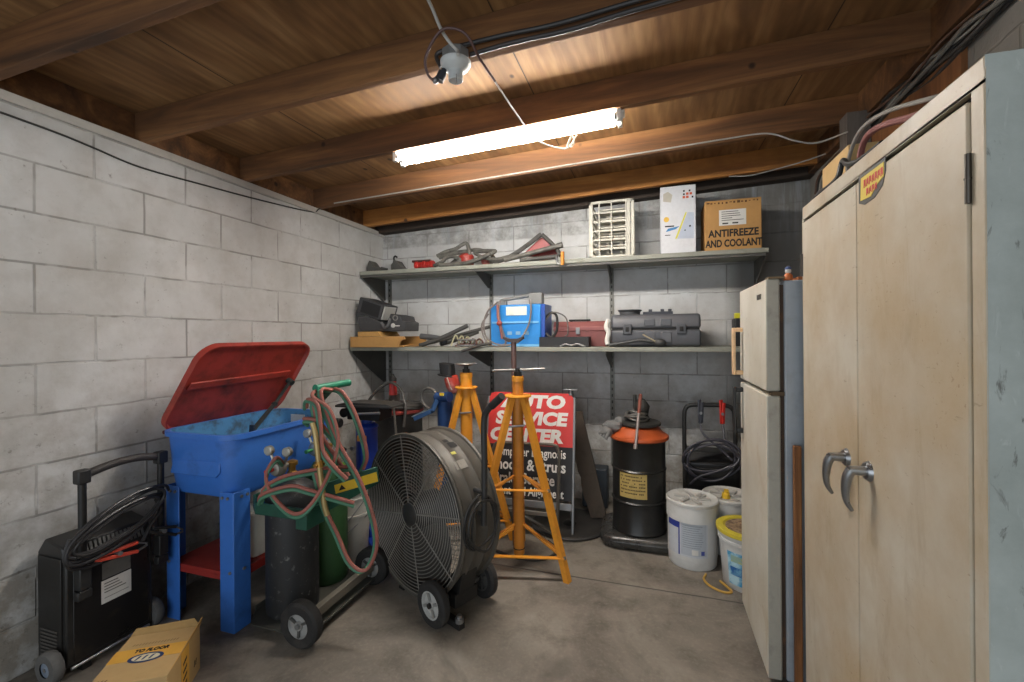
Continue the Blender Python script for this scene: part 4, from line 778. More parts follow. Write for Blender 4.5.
twin('outer twin hose arching from the cart handle down to the tool bracket', [(-1.42, 1.70, 1.075), (-1.36, 1.70, 1.06), (-1.30, 1.70, .98), (-1.265, 1.72, .86), (-1.26, 1.74, .76), (-1.285, 1.745, .70)], (.007, 0, .004))
twin('twin hose coil crossing the cart post just below the handle', [(-1.47, 1.60, 1.0), (-1.44, 1.575, 1.04), (-1.385, 1.57, 1.02), (-1.36, 1.56, .93), (-1.345, 1.555, .83), (-1.30, 1.57, .76), (-1.26, 1.60, .70)], (.006, 0, .005))
to = thing('cutting_torch', 'brass cutting torch hanging among the hoses on the cart', 'torch', (-1.35, 1.55, .8))
MB().cable([(-1.385, 1.545, 0.95), (-1.369, 1.545, 0.90), (-1.35, 1.545, 0.765), (-1.331, 1.55, 0.612), (-1.32, 1.555, 0.56)], .012, 10).build('handle', mat('b09a6a', .4, .6, .3), to)
MB().cyl((-1.352, 1.545, .79), (-1.348, 1.545, .765), .017, n=12).cyl((-1.352, 1.52, .775), (-1.348, 1.57, .775), .009, n=10).build('valve_knob', brass, to)
# white nested buckets behind the cart
for i, lab in ((0, 'lower white bucket of the dirty pair behind the welding cart'), (1, 'upper white bucket nested in the pair behind the welding cart')):
    z0 = .06 * i; wk = thing('bucket', lab, 'bucket', (-1.715, 2.225, z0 + .002), group='white nested buckets')
    MB().lathe([(.088, .002), (.090, .02), (.104, .31), (.110, .312), (.110, .322), (.105, .324), (.105, .345), (.111, .347), (.111, .36), (.104, .362), (.100, .355), (.0855, .03), (.0, .028)] if i else [(.088, .0), (.091, .01), (.108, .27), (.113, .272), (.113, .285), (.107, .287), (.103, .28), (.0925, .05), (.0905, .012), (0, .01)], (-1.715, 2.225, z0), n=36).build('body', mat('c8c6bd', .5, 0, .4, '8a8168', 9), wk)
    MB().cable([(-1.715 + .112, 2.225, z0 + .29 - .02 * (1 - i) + .03 * i), (-1.66, 2.112, z0 + .20), (-1.72, 2.105, z0 + .185), (-1.80, 2.14, z0 + .22), (-1.715 - .112, 2.225, z0 + .29 - .02 * (1 - i) + .03 * i)], .003, 6).build('bail', zinc, wk)

# ------------------------------------------------------------------ drum fan
m_fan = mat('58544d', .5, .2, .5, '37332e', 4); m_wire = mat('858179', .45, .2, .2)
fan = thing('drum_fan', 'large black drum fan on wheels in the middle of the floor', 'fan', (-1.155, 1.955, 0), -math.atan2(.416, .909))
FZ, FR, FDp = .43, .385, .23
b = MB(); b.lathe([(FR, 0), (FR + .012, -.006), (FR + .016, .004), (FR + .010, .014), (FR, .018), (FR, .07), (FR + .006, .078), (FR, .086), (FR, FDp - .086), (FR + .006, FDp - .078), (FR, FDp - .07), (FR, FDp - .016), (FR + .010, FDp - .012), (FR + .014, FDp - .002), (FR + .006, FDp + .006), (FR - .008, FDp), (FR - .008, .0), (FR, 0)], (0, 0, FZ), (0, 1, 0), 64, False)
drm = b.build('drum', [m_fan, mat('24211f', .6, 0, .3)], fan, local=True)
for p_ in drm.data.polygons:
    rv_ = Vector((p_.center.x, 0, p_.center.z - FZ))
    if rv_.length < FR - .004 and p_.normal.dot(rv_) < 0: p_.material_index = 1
def grille(name, y, n, sp):
    b = MB()
    for q in range(n): b.ring((0, y, FZ), (0, 1, 0), .055 + (FR - .06) * q / (n - 1), .0024, 56, 4)
    for q in range(sp):
        a = 2 * PI * q / sp + .2; b.cyl((.05 * math.cos(a), y, FZ + .05 * math.sin(a)), ((FR + .004) * math.cos(a), y, FZ + (FR + .004) * math.sin(a)), .003, n=6)
    g = b.build(name, m_wire, fan, local=True); return g
fgr = grille('front_grille', -.006, 21, 8); grille('rear_grille', FDp + .004, 14, 6)
MB().lathe([(.056, .004), (.056, -.004), (.05, -.008), (.0, -.009)], (0, -.008, FZ), (0, 1, 0), 28).build('center_badge', mat('3f3e3d', .4, .3, .2), fgr, local=True)
MB().lathe([(.0, .03), (.06, .035), (.085, .05), (.085, .16), (.07, .175), (0, .178)], (0, 0, FZ), (0, 1, 0), 28).build('motor', mat('3c3b3a', .5, .3, .3), fan, local=True)
b = MB().bar((-FR + .01, .15, FZ), (FR - .01, .15, FZ), .03, .006, (0, 1, 0)); b.build('motor_mount', mat('2f2e2d', .5, .3), fan, local=True)
for q in range(3):
    b = MB(); a0 = 2 * PI * q / 3 + .5; rows = []
    for j in range(7):
        r = .07 + .29 * j / 6; tw = math.radians(46 - 3.5 * j); wd = .10 + .045 * math.sin(PI * j / 6 * .8)
        er = Vector((math.cos(a0), 0, math.sin(a0))); et = Vector((-math.sin(a0), 0, math.cos(a0)))
        ev = et * math.cos(tw) + Vector((0, 1, 0)) * math.sin(tw); nn = er.cross(ev).normalized()
        c = Vector((0, .105, FZ)) + er * r; pts_ = [c - ev * wd * .9, c + nn * .012, c + ev * wd * .9]
        rows.append([pts_[0], pts_[1], pts_[2], pts_[2] - nn * .002, pts_[1] - nn * .002, pts_[0] - nn * .002])
    loops(b, rows, True, True); b.build('blade', mat('4a4743', .45, .3, .4, '35322d'), fan, local=True)
# wheels and base at the right foot
for (yy, nm_) in ((-.052, 'white hub'), (.252, 'dark hub')):
    fw_ = MB().lathe([(.062, -.022), (.088, -.024), (.099, -.014), (.101, 0), (.099, .014), (.088, .024), (.062, .022)], (.245, yy, .103), (0, 1, 0), 40, False).build('wheel', rubber, fan, local=True)
    MB().lathe([(.010, -.018), (.018, -.024), (.020, -.012), (.050, -.008), (.055, -.020), (.063, -.020), (.063, .020), (.05, .01), (.01, .02)], (.245, yy, .103), (0, 1, 0), 36).build('hub', mat('b9b9b5', .45, .1, .25) if yy < 0 else mat('4b4a47', .6, .1), fw_, local=True, label=nm_)
    b = MB()
    for q in range(4):
        a = PI / 2 * q + .4; b.bar((.245 + .016 * math.cos(a), yy - .014, .103 + .016 * math.sin(a)), (.245 + .055 * math.cos(a), yy - .016, .103 + .055 * math.sin(a)), .012, .008, (0, 1, 0))
    b.build('hub_spokes', mat('8d8d89', .45, .1) if yy < 0 else mat('4b4a47', .6, .1), fw_, local=True)
    MB().cyl((.245, yy - .030, .103), (.245, yy - .018, .103), .012, n=12).build('axle_cap', ink, fw_, local=True)
MB().cyl((.245, -.03, .103), (.245, .23, .103), .012, n=12).build('axle', zinc, fan, local=True)
b = MB(); b.bb((.20, .03, .06), (.30, .17, .12)); b.bb((.23, .0, .0), (.36, .035, .03)); b.prism([(.12, .075), (.30, .115), (.34, .30), (.30, .26), (.22, .16)], (0, .05, 0), (1, 0, 0), (0, 0, 1), (0, .10, 0)); b.build('base_bracket', mat('262524', .55, .2, .3), fan, .003, local=True)
MB().cyl((.345, .015, .03), (.345, .015, .05), .02, n=8).cyl((.345, .015, .05), (.345, .015, .062), .011, n=8).build('levelling_nut', chrome, fan, local=True)
MB().bar((-.12, .03, 0), (-.10, .03, .075), .02, .012).bar((-.12, .20, 0), (-.10, .20, .075), .02, .012).bb((-.14, .02, 0), (-.10, .21, .012)).build('support_foot', black_metal, fan, local=True)
b = MB(); b.tube(spline([(FR + .02, .115, .45), (FR + .025, .115, .62), (FR + .025, .115, .80), (FR + .025, .115, .92), (FR + .045, .115, .975), (FR + .12, .115, 1.035)], 6), .0145, 12); b.cyl((FR - .01, .115, .50), (FR + .03, .115, .50), .012, n=10).cyl((FR - .04, .115, .60), (FR + .03, .115, .60), .012, n=10); b.build('push_handle', mat('3a3938', .5, .3, .3), fan, local=True)
MB().cyl((FR + .075, .115, 1.0), (FR + .14, .115, 1.051), .018, n=14).build('handle_grip', rubber, fan, local=True)
P = []
for i in range(46):
    a = 2 * PI * i / 12; k = i / 46; P.append((FR + .035 + .02 * math.sin(a * .5), .09 + (.09 + .012 * math.sin(i * .9)) * math.cos(a), .47 + (.115 + .012 * math.cos(i * 1.3)) * math.sin(a)))
pc = tag(MB().cable([Matrix.Translation(fan.location) @ Matrix.Rotation(fan.rotation_euler.z, 4, 'Z') @ V3(p) for p in P], .0055, 6, 3).build('power_cord', cord_black), 'black power cord coiled on the right side of the drum fan', 'cord')
def onshell(ang, y0, y1, da, m, name, par, rr=FR + .0015):
    b = MB(); n_ = 6; vs = []
    for i in range(n_ + 1):
        a = ang - da / 2 + da * i / n_
        for y in (y0, y1): vs.append((math.cos(a) * rr, y, FZ + math.sin(a) * rr))
    b.add(vs, [(2 * i, 2 * i + 1, 2 * i + 3, 2 * i + 2) for i in range(n_)], True); return b.build(name, m, par, local=True)
onshell(1.12, .105, .15, .10, ink, 'switch_plate', fan, FR + .004); onshell(.98, .08, .11, .045, mat('c9c15a', .6), 'yellow_sticker', fan, FR + .003); onshell(.80, .06, .13, .12, mat('8b8880', .6, 0, .5, '3c3a36', 40), 'grey_sticker', fan, FR + .003); onshell(1.22, .10, .13, .06, ink, 'dark_sticker', fan, FR + .003)

# ------------------------------------------------------------------ yellow tripod stands
m_y2 = mat('c9822c', .5, 0, .5, '5c3315', 6)
def tripod(label, cx, cy, a0, R_, top, col2, rt=.031):
    t_ = thing('tripod_jack_stand', label, 'jack stand', (cx, cy, 0), group='yellow tripod stands')
    MB().cyl((cx, cy, .07), (cx, cy, top), rt, n=20).build('center_tube', col2, t_)
    MB().cyl((cx, cy, .045), (cx, cy, .075), .026, n=16).cyl((cx, cy, .10), (cx, cy, .105), rt + .002, n=20).build('tube_plug', ink, t_)
    holes = MB()
    zt = .965
    MB().lathe([(.032, 0), (.075, 0), (.078, .006), (.075, .012), (.032, .012)], (cx, cy, zt), n=3 * 8).build('top_collar', yellow_paint, t_)
    for q in range(3):
        a = a0 + 2 * PI * q / 3; d = Vector((math.cos(a), math.sin(a), 0)); s_ = Vector((-math.sin(a), math.cos(a), 0))
        p0 = Vector((cx, cy, zt)) + d * .055; p1 = Vector((cx, cy, .0)) + d * R_
        m0 = (p1 - p0).normalized(); lg = MB()
        lg.bar(p0, p1, .036, .006, d.cross(Vector((0, 0, 1)))) if False else None
        n_ = s_.cross(m0).normalized()
        for wv, ov_ in ((s_, n_),):
            vs = []
            for pp in (p0, p1):
                for (u_, v_) in ((-.019, 0), (.019, 0), (.019, -.030), (.014, -.030), (.014, -.005), (-.014, -.005), (-.014, -.030), (-.019, -.030)): vs.append(pp + wv * u_ - ov_ * v_ * (1 if ov_.dot(d) < 0 else -1))
            lg.add(vs, [list(range(8))[::-1], list(range(8, 16))] + [(i, (i + 1) % 8, 8 + (i + 1) % 8, 8 + i) for i in range(8)])
        L_ = lg.build('leg', yellow_paint, t_)
        for f in (.52, .875):
            c_ = p0 + (p1 - p0) * f; MB().cyl(c_ - n_ * .006, c_ + n_ * .006, .010, n=8).build('bolt', zinc, L_)
        a2 = a0 + 2 * PI * (q + 1) / 3; d2 = Vector((math.cos(a2), math.sin(a2), 0)); q0 = Vector((cx, cy, zt)) + d2 * .055; q1 = Vector((cx, cy, 0)) + d2 * R_
        for f in (.52, .875):
            MB().bar(p0 + (p1 - p0) * f, q0 + (q1 - q0) * f, .026, .005).build('cross_brace', yellow_paint, t_)
        MB().bar(Vector((cx, cy, .52)) + d * .03, p0 + (p1 - p0) * .56, .016, .006).build('strut', m_y2, t_)
        MB().bar(Vector((cx, cy, .24)) + d * .03, p0 + (p1 - p0) * .85, .016, .006).build('strut', m_y2, t_)
    MB().cyl((cx, cy, top - .02), (cx, cy, top + .01), rt + .003, n=20).build('sleeve', yellow_paint, t_)
    MB().cyl((cx, cy, top), (cx, cy, top + .055), .015, n=14).cyl((cx, cy, top + .01), (cx, cy, top + .035), .024, n=6).build('screw', mat('3c3a37', .4, .7, .3), t_)
    pin = MB().cyl((cx - .05, cy - .05, .80), (cx + .05, cy - .035, .81), .006, n=10).cyl((cx - .055, cy - .05, .795), (cx - .05, cy - .05, .815), .012, n=8).build('lock_pin', zinc, t_)
    return t_
s1 = tripod('front yellow tripod stand beside the drum fan', -.735, 2.43, math.radians(-17), .325, 1.075, m_y2)
MB().cyl((-.89, 2.43, 1.113), (-.575, 2.43, 1.128), .0065, n=10).build('turn_handle', mat('a9a7a1', .35, .8, .3), s1)
s2 = tripod('rear yellow tripod stand half hidden behind the drum fan', -1.195, 2.75, math.radians(-4), .345, 1.06, yellow_paint, .04)
MB().lathe([(.02, 0), (.065, .012), (.075, .016), (.07, .022), (.02, .022)], (-1.195, 2.75, 1.112), n=24).build('saddle', mat('8f8d87', .4, .7, .3), s2)
jp = thing('jack_post', 'brown steel post with a small saddle behind the front yellow stand', 'post', (-.83, 2.66, 0))
MB().cyl((-.83, 2.66, .0), (-.83, 2.66, 1.275), .017, n=16).build('tube', mat('6b5450', .45, .4, .4), jp)
MB().prism([(-.065, .022), (-.03, 0), (.03, 0), (.065, .022), (.062, .034), (.03, .022), (-.03, .022), (-.062, .034)], (-.83, 2.635, 1.275), (1, 0, 0), (0, 0, 1), (0, .05, 0)).build('saddle', mat('4c4341', .5, .4), jp)
MB().bb((-.833, 2.65, 1.095), (-.725, 2.67, 1.105)).build('side_arm', zinc, jp)

# ------------------------------------------------------------------ sign
sg = thing('auto_service_sign', 'red and black auto service center sign leaning behind the yellow stands', 'sign', (-.82, 2.93, 0), math.radians(2))
tilt = math.radians(-10)
up = Vector((0, math.sin(-tilt), math.cos(tilt))); dn = Vector((0, -math.cos(tilt), math.sin(-tilt)))
def sp(x, s_, d_=0): return Vector((x, -.06, .0)) + up * s_ + dn * d_
def spl(mb, x0, x1, s0, s1, d0, d1, r=.0):
    poly = [(x0, s0), (x1, s0), (x1, s1 - r), (x1 - r * .3, s1 - r * .3), (x1 - r, s1), (x0 + r, s1), (x0 + r * .3, s1 - r * .3), (x0, s1 - r)] if r else [(x0, s0), (x1, s0), (x1, s1), (x0, s1)]
    return mb.prism(poly, sp(0, 0, d0), (1, 0, 0), up, dn * (d1 - d0))
m_sr = mat('cf3a36', .4, 0, .2, '8d2f2a', 6)
spl(MB(), -.30, .305, .562, .925, -.006, .004, .04).build('red_panel', m_sr, sg, local=True)
spl(MB(), -.30, .305, .215, .562, -.006, .004).build('black_panel', mat('242324', .45, 0, .2, '4b4a48'), sg, local=True)
b = MB(); spl(b, -.315, -.30, .0, .90, -.02, .008); spl(b, .305, .32, .0, .90, -.02, .008); spl(b, -.30, .305, .155, .20, -.02, .008); b.build('metal_frame', zinc, sg, .002, local=True)
def stext(body, size, s_, bold, xs, sh, dx=0): return ltext('lettering', body, size, sp(dx, s_, .0045), (PI / 2 + tilt, 0, 0), white_ink, sg, bold=bold, xs=xs, shear=sh)
stext('AUTO', .118, .858, .006, 1.35, .12, .02); stext('SERVICE', .118, .742, .006, 1.18, .12, .005); stext('CENTER', .118, .626, .006, 1.18, .12, -.03)
stext('Computer Diagnosis', .084, .512, .0012, .74, .0); stext('Shocks & Struts', .102, .425, .0024, .80, .0, .0); stext('Brake Service', .098, .335, .0022, .80, .0, -.03); stext('Front End Alignment', .080, .252, .0014, .74, .0)
tf = thing('tube_frame', 'grey bent tubular frame standing in front of the sign', 'frame', (-.80, 2.800, 0))
b = MB(); P = [(-1.03, 2.780, .0), (-1.03, 2.790, .30), (-1.03, 2.810, .50), (-1.02, 2.815, .57), (-.985, 2.820, .595), (-.80, 2.820, .60), (-.62, 2.820, .605), (-.585, 2.815, .58), (-.575, 2.810, .52), (-.58, 2.795, .30), (-.59, 2.780, .0)]
b.cable(P, .011, 10, 5); b.build('tube', mat('5f5a52', .5, .4, .4, '6b4a33'), tf); MB().bb((-1.03, 2.780, .15), (-.58, 2.795, .175)).build('crossbar', mat('7d7a72', .5, .4, .4), tf, .002)

# ------------------------------------------------------------------ stand with round base, plank, mats
ps = thing('pedestal_stand', 'grey post on a flat round black base right of the sign', 'stand', (-.555, 3.05, 0))
MB().lathe([(.25, 0), (.262, .006), (.262, .014), (.25, .022), (.235, .022), (.22, .012), (.05, .014), (.03, .03), (.0, .032)], (-.555, 3.05, 0), n=56).build('base', mat('33312f', .45, .1, .4, '5d5a54'), ps)
MB().cyl((-.54, 3.05, .02), (-.54, 3.05, .90), .013, n=14).build('post', mat('8c8c88', .4, .5, .3), ps)
MB().bb((-.59, 3.02, .935), (-.49, 3.08, .943)).cyl((-.54, 3.05, .90), (-.54, 3.05, .936), .02, .014, 14).build('head', zinc, ps, .002)
pk = MB(); A0 = Vector((-.375, 3.16, .026)); A1 = Vector((-.565, 3.30, .74)); pk.bar(A0, A1, .012, .13, (1, 0, .2))
pk2 = MB(); dd = (A1 - A0); ax1 = Vector((.12, -.02, .03)).normalized(); nn = dd.cross(ax1).normalized()
jag = [(.065, 0)] + [(.065, t_) for t_ in (1.0,)] + [(-.065, 1.0)] + [(-.065 + random.uniform(-.006, .012), 1 - i / 16) for i in range(1, 16)] + [(-.05, 0)]
pk2.prism([(p, q * dd.length) for p, q in jag], A0, ax1, dd.normalized(), nn * .012)
tag(pk2.build('steel_plank', mat('4f453b', .6, .3, .7, '2d241d', 8)), 'rusty brown plank leaning between the sign and the black drum', 'plank')
tag(MB().cable([(-1.10, 2.60, .009), (-.95, 2.55, .009), (-.80, 2.50, .009), (-.66, 2.50, .009), (-.58, 2.56, .009), (-.565, 2.66, .009), (-.64, 2.75, .009)], .009, 8).build('rubber_hose', mat('2f2d2b', .6, 0, .4, '6b655b', 6)), 'thin black hose curving on the floor under the front yellow stand', 'hose')
tag(MB().bb((-.52, 3.40, 0), (-.33, 3.53, .30)).build('blue_bin', mat('3a4148', .55, .05, .3), None, .012), 'dark blue grey bin against the back wall behind the plank', 'bin')
b = MB(); b.bar((-.93, 2.86, .15), (-.60, 2.80, .03), .03, .012); tag(b.build('steel_bar', mat('5b5954', .5, .4, .4)), 'grey flat bar lying aslant under the sign', 'bar')

# ------------------------------------------------------------------ back left: transmission jack, drums and pumps
tj = thing('transmission_jack', 'blue hydraulic transmission jack with a black saddle plate behind the cart', 'jack', (-1.745, 2.45, 0))
jx, jy = -1.765, 2.45
MB().cyl((jx, jy, .10), (jx, jy, .735), .068, n=32).lathe([(.068, 0), (.072, .004), (.072, .012), (.05, .03), (.04, .03)], (jx, jy, .73), n=32).build('cylinder', mat('1c3b9e', .35, .1, .25, '16224d', 8), tj)
MB().cyl((jx, jy, .76), (jx, jy, .83), .034, n=20).build('ram', mat('28469f', .35, .2, .2), tj)
MB().bb((jx - .02, jy - .073, .655), (jx + .04, jy - .060, .69)).build('orange_label', mat('c98a3c', .5, 0, .2), tj)
MB().cyl((jx - .05, jy - .09, .61), (jx - .05, jy - .07, .61), .012, n=12).build('drain_plug', chrome, tj)
for a in (.6, 2.2, 3.8, 5.4): MB().bar((jx, jy, .05), (jx + .30 * math.cos(a), jy + .22 * math.sin(a), .03), .06, .05).build('base_leg', mat('1c3b9e', .4, .1, .3), tj, .004)
MB().bb((jx - .09, jy - .09, .02), (jx + .09, jy + .09, .12)).build('base_block', mat('1c3b9e', .4, .1, .3), tj, .006)
b = MB(); b.box((jx + .04, jy - .02, .878), (.42, .15, .014), mx=Matrix.Rotation(math.radians(-1), 4, 'Y')); b.prism([(-.21, 0), (.21, 0), (.16, .016), (-.12, .016)], (jx + .04, jy - .09, .884), (1, 0, 0), (0, 0, 1), (0, .14, 0)); b.build('saddle_plate', mat('3b3a38', .5, .3, .4), tj, .003)
b = MB(); b.bb((jx - .09, jy - .08, .79), (jx + .15, jy + .06, .872)); b.cyl((jx - .12, jy - .08, .83), (jx - .12, jy + .08, .83), .03, n=16).cyl((jx - .16, jy - .10, .77), (jx - .12, jy - .10, .77), .03, n=14); b.build('tilt_head', mat('2a2928', .5, .4, .4), tj, .006)
b = MB().cyl((jx + .0, jy - .12, .835), (jx + .18, jy - .12, .85), .008, n=10).ball((jx, jy - .12, .835), .014); b.build('adjusting_screw', zinc, tj)
MB().cable([(jx - .16, jy - .1, .77), (jx - .165, jy - .1, .70), (jx - .15, jy - .1, .64), (jx - .09, jy - .09, .60)], .008, 8).build('chain', mat('3a3733', .5, .5, .4), tj)
wd_ = thing('waste_drum', 'black oil drum with coiled hoses and a red nozzle at the back left', 'drum', (-1.87, 3.0, 0))
MB().lathe([(.175, 0), (.182, .01), (.178, .03), (.178, .25), (.184, .26), (.178, .27), (.178, .50), (.184, .51), (.178, .52), (.178, .72), (.184, .735), (.17, .74), (0, .735)], (-1.87, 3.0, 0), n=44).build('shell', mat('2b2a29', .5, .1, .45, '5c5750', 7), wd_)
MB().lathe([(.182, 0), (.190, .006), (.190, .022), (.182, .028), (.13, .035), (0, .035)], (-1.87, 3.0, .738), n=44).build('red_lid', mat('8f3a33', .5, .1, .5, '3b2a26', 8), wd_)
MB().cyl((-1.91, 3.0, .77), (-1.91, 3.0, .87), .05, .04, 18).build('pump_body', mat('47423d', .5, .3, .5, '9a8a6a'), wd_)
MB().cyl((-1.895, 2.96, .87), (-1.895, 2.96, .975), .032, .026, 16).build('red_nozzle', mat('b3302d', .4, 0, .2), wd_)
MB().lathe([(.028, 0), (.028, .02), (.012, .04), (.008, .055)], (-1.895, 2.96, .975), n=14).build('nozzle_cap', ink, wd_)
b = MB()
for (rr_, zz, ox) in ((.15, .795, .02), (.165, .78, 0), (.13, .81, .03)): b.ring((-1.855 + ox, 2.99, zz), (.05, .12, 1), rr_, .012, 36, 8)
b.cable([(-2.07, 2.93, .68), (-2.09, 2.92, .80), (-2.02, 2.93, .90), (-1.94, 2.95, .955), (-1.88, 2.93, .965), (-1.80, 2.9, .93), (-1.74, 2.86, .86), (-1.715, 2.84, .78), (-1.72, 2.82, .66)], .011, 8)
b.build('hose', mat('4a4845', .5, .1, .3), wd_)
MB().cyl((-1.78, 2.78, .86), (-1.735, 2.76, .52), .008, n=8).build('lever', mat('77736c', .4, .6, .3), wd_)
bj = thing('bottle_jack', 'blue workshop jack with pipe arms standing left of the rear yellow stand', 'jack', (-1.460, 2.92, 0))
m_bj = mat('2c4d82', .45, .2, .4, '1f2c44', 9)
MB().cyl((-1.440, 2.92, .10), (-1.440, 2.92, .86), .052, n=22).bb((-1.540, 2.82, 0), (-1.340, 3.02, .10)).build('column', m_bj, bj, .003)
MB().cyl((-1.490, 2.90, .875), (-1.370, 2.86, .885), .036, n=18).build('cross_pipe', m_bj, bj)
MB().bar((-1.640, 2.85, .72), (-1.510, 2.86, .78), .06, .03).bar((-1.510, 2.86, .78), (-1.480, 2.88, .86), .05, .03).build('arm', mat('3a5f8f', .45, .2, .4), bj, .003)
MB().bar((-1.660, 2.845, .735), (-1.540, 2.85, .79), .03, .008).build('pale_lever', mat('9aa5ab', .4, .4, .3), bj)
b = MB().ring((-1.570, 2.93, .86), (.2, 1, .1), .075, .010, 24, 8); b.build('hose', mat('6d6a66', .5, .1, .3), bj)
MB().bb((-1.435, 2.83, .895), (-1.405, 2.845, .915)).build('yellow_tag', yellow_label, bj)
lf = thing('red_funnel_lamp', 'red lantern with a black cap on top of the blue jack', 'lantern', (-1.440, 2.93, .90))
R2 = Matrix.Rotation(math.radians(-10), 4, 'Y')
def tl(prof, c, n=24): return prof
ax2 = R2 @ Vector((0, 0, 1))
MB().lathe([(.030, 0), (.040, .015), (.052, .05), (.052, .115), (.044, .125)], (-1.36, 2.93, .905), (-.30, 0, 1), 24).build('body', mat('b23a2c', .4, 0, .6, 'd8b0a4', 12, .45, .7), lf)
MB().prism(rrect(.125, .11, .03), (-1.415, 2.93, 1.025), (1, 0, -.1), (0, 1, 0), (-.012, 0, .012)).prism(rrect(.10, .09, .025), (-1.417, 2.93, 1.034), (1, 0, -.1), (0, 1, 0), (-.008, 0, .085)).build('cap', mat('232222', .5, 0, .3), lf, .004)
MB().cyl((-1.365, 2.885, .93), (-1.40, 2.88, 1.02), .006, n=8).build('pale_strip', mat('cdbcb0', .5), lf)
# ------------------------------------------------------------------ black drum on its base, at the right
pf = MB(); pf.prism(rrect(.50, .44, .12, 8), (-.08, 2.99, 0), (1, 0, 0), (0, 1, 0), (0, 0, .078))
tag(pf.build('floor_pad', mat('3b3a38', .28, .25, .6, '77746d', 6), None, .03), 'glossy dark grey rounded base under the black drum', 'base')
dm = thing('grease_drum', 'black drum with an orange lid and yellow label against the back wall', 'drum', (-.088, 2.96, .079))
DX, DY, DZ = -.088, 2.96, .079
MB().lathe([(.158, 0), (.166, .004), (.168, .012), (.163, .022), (.164, .19), (.171, .198), (.164, .206), (.164, .385), (.171, .393), (.164, .401), (.164, .575), (.168, .585)], (DX, DY, DZ), n=56).build('shell', mat('222221', .32, .15, .3, '4a4742', 7), dm)
MB().lathe([(.168, -.012), (.182, -.010), (.187, -.002), (.185, .010), (.172, .018), (.150, .032), (.132, .056), (.118, .064), (.0, .068)], (DX, DY, DZ + .588), n=56).build('orange_lid', mat('b9552a', .4, .1, .35, '6e3420', 7), dm)
b = MB(); vs = []
for i in range(9):
    a = -PI / 2 - .20 + (1.05) * (i / 8 - .5)
    for z_ in (.235, .40): vs.append((DX + .1652 * math.cos(a), DY + .1652 * math.sin(a), DZ + z_))
b.add(vs, [(2 * i, 2 * i + 2, 2 * i + 3, 2 * i + 1) for i in range(8)], True); lb = b.build('yellow_label', mat('b99f5c', .6, 0, .6, '57482a', 30), dm)
b = MB()
for j in range(7):
    z_ = .388 - j * .0205
    for i in range(16):
        if random.random() < .75 or j in (0, 5):
            a = -PI / 2 - .20 + .95 * (i / 16 - .5); vs = []
            for aa in (a, a + .045):
                for zz in (z_ - .004, z_ + .004): vs.append((DX + .1658 * math.cos(aa), DY + .1658 * math.sin(aa), DZ + zz))
            b.add(vs, [(0, 2, 3, 1)])
b.build('label_print', mat('4a3d22', .7), lb)
bp = thing('drum_pump', 'dark pump and black rubber plate sitting on the orange drum lid', 'pump', (DX, DY, DZ + .656))
MB().lathe([(.115, 0), (.128, .008), (.128, .022), (.112, .030), (0, .032)], (DX + .01, DY, DZ + .657), n=40).build('plate', mat('33322f', .6, .1, .4, '6a665e'), bp)
MB().ball((DX, DY, DZ + .70), .062, (1.2, .9, .7), 16, .06).ball((DX + .02, DY, DZ + .765), .05, (1, .9, 1.2), 14, .07).cyl((DX - .02, DY, DZ + .76), (DX - .02, DY, DZ + .85), .012, n=10).build('pump_body', mat('3c3b38', .45, .4, .5, '77736c', 20), bp)
b = MB()
for q in range(5): b.ring((DX - .01, DY - .03, DZ + .71 + q * .008), (.2 * math.sin(q * 2), .25 * math.cos(q * 3), 1), .075 - .006 * q, .006, 22, 6)
b.build('chain', mat('8d8a84', .4, .7, .3), bp)
gp = thing('grease_pump_tube', 'brown and silver rod leaning on the front of the orange drum lid', 'rod', (DX, DY - .17, DZ + .55))
MB().cyl((DX - .012, DY - .195, DZ + .555), (DX + .008, DY - .155, DZ + .76), .009, n=12).cyl((DX - .0125, DY - .196, DZ + .55), (DX - .011, DY - .194, DZ + .575), .012, n=12).build('chrome_rod', mat('b5a79f', .35, .7, .3), gp)
MB().cyl((DX + .008, DY - .155, DZ + .76), (DX + .018, DY - .135, DZ + .86), .010, n=12).ball((DX + .018, DY - .135, DZ + .865), .011).build('brown_handle', mat('8c4f40', .5, .1, .3), gp)
gl = MB(); gl.ball((DX - .155, DY - .06, DZ + .655), .05, (1.25, .9, .7), 16, .12).ball((DX - .19, DY - .08, DZ + .62), .035, (1.1, .9, 1.0), 14, .14)
for q in range(4): gl.cyl((DX - .175 - .012 * q, DY - .10 + .012 * q, DZ + .63), (DX - .195 - .016 * q, DY - .115 + .014 * q, DZ + .575 + .008 * q), .013, .010, 8)
gl.ball((DX - .115, DY - .05, DZ + .685), .035, (1, 1, .8), 12, .1)
tag(gl.build('work_glove', mat('6f6f6d', .9, 0, .4, '3a3a39', 40, bump=.4)), 'crumpled grey work glove draped over the left edge of the orange lid', 'glove')

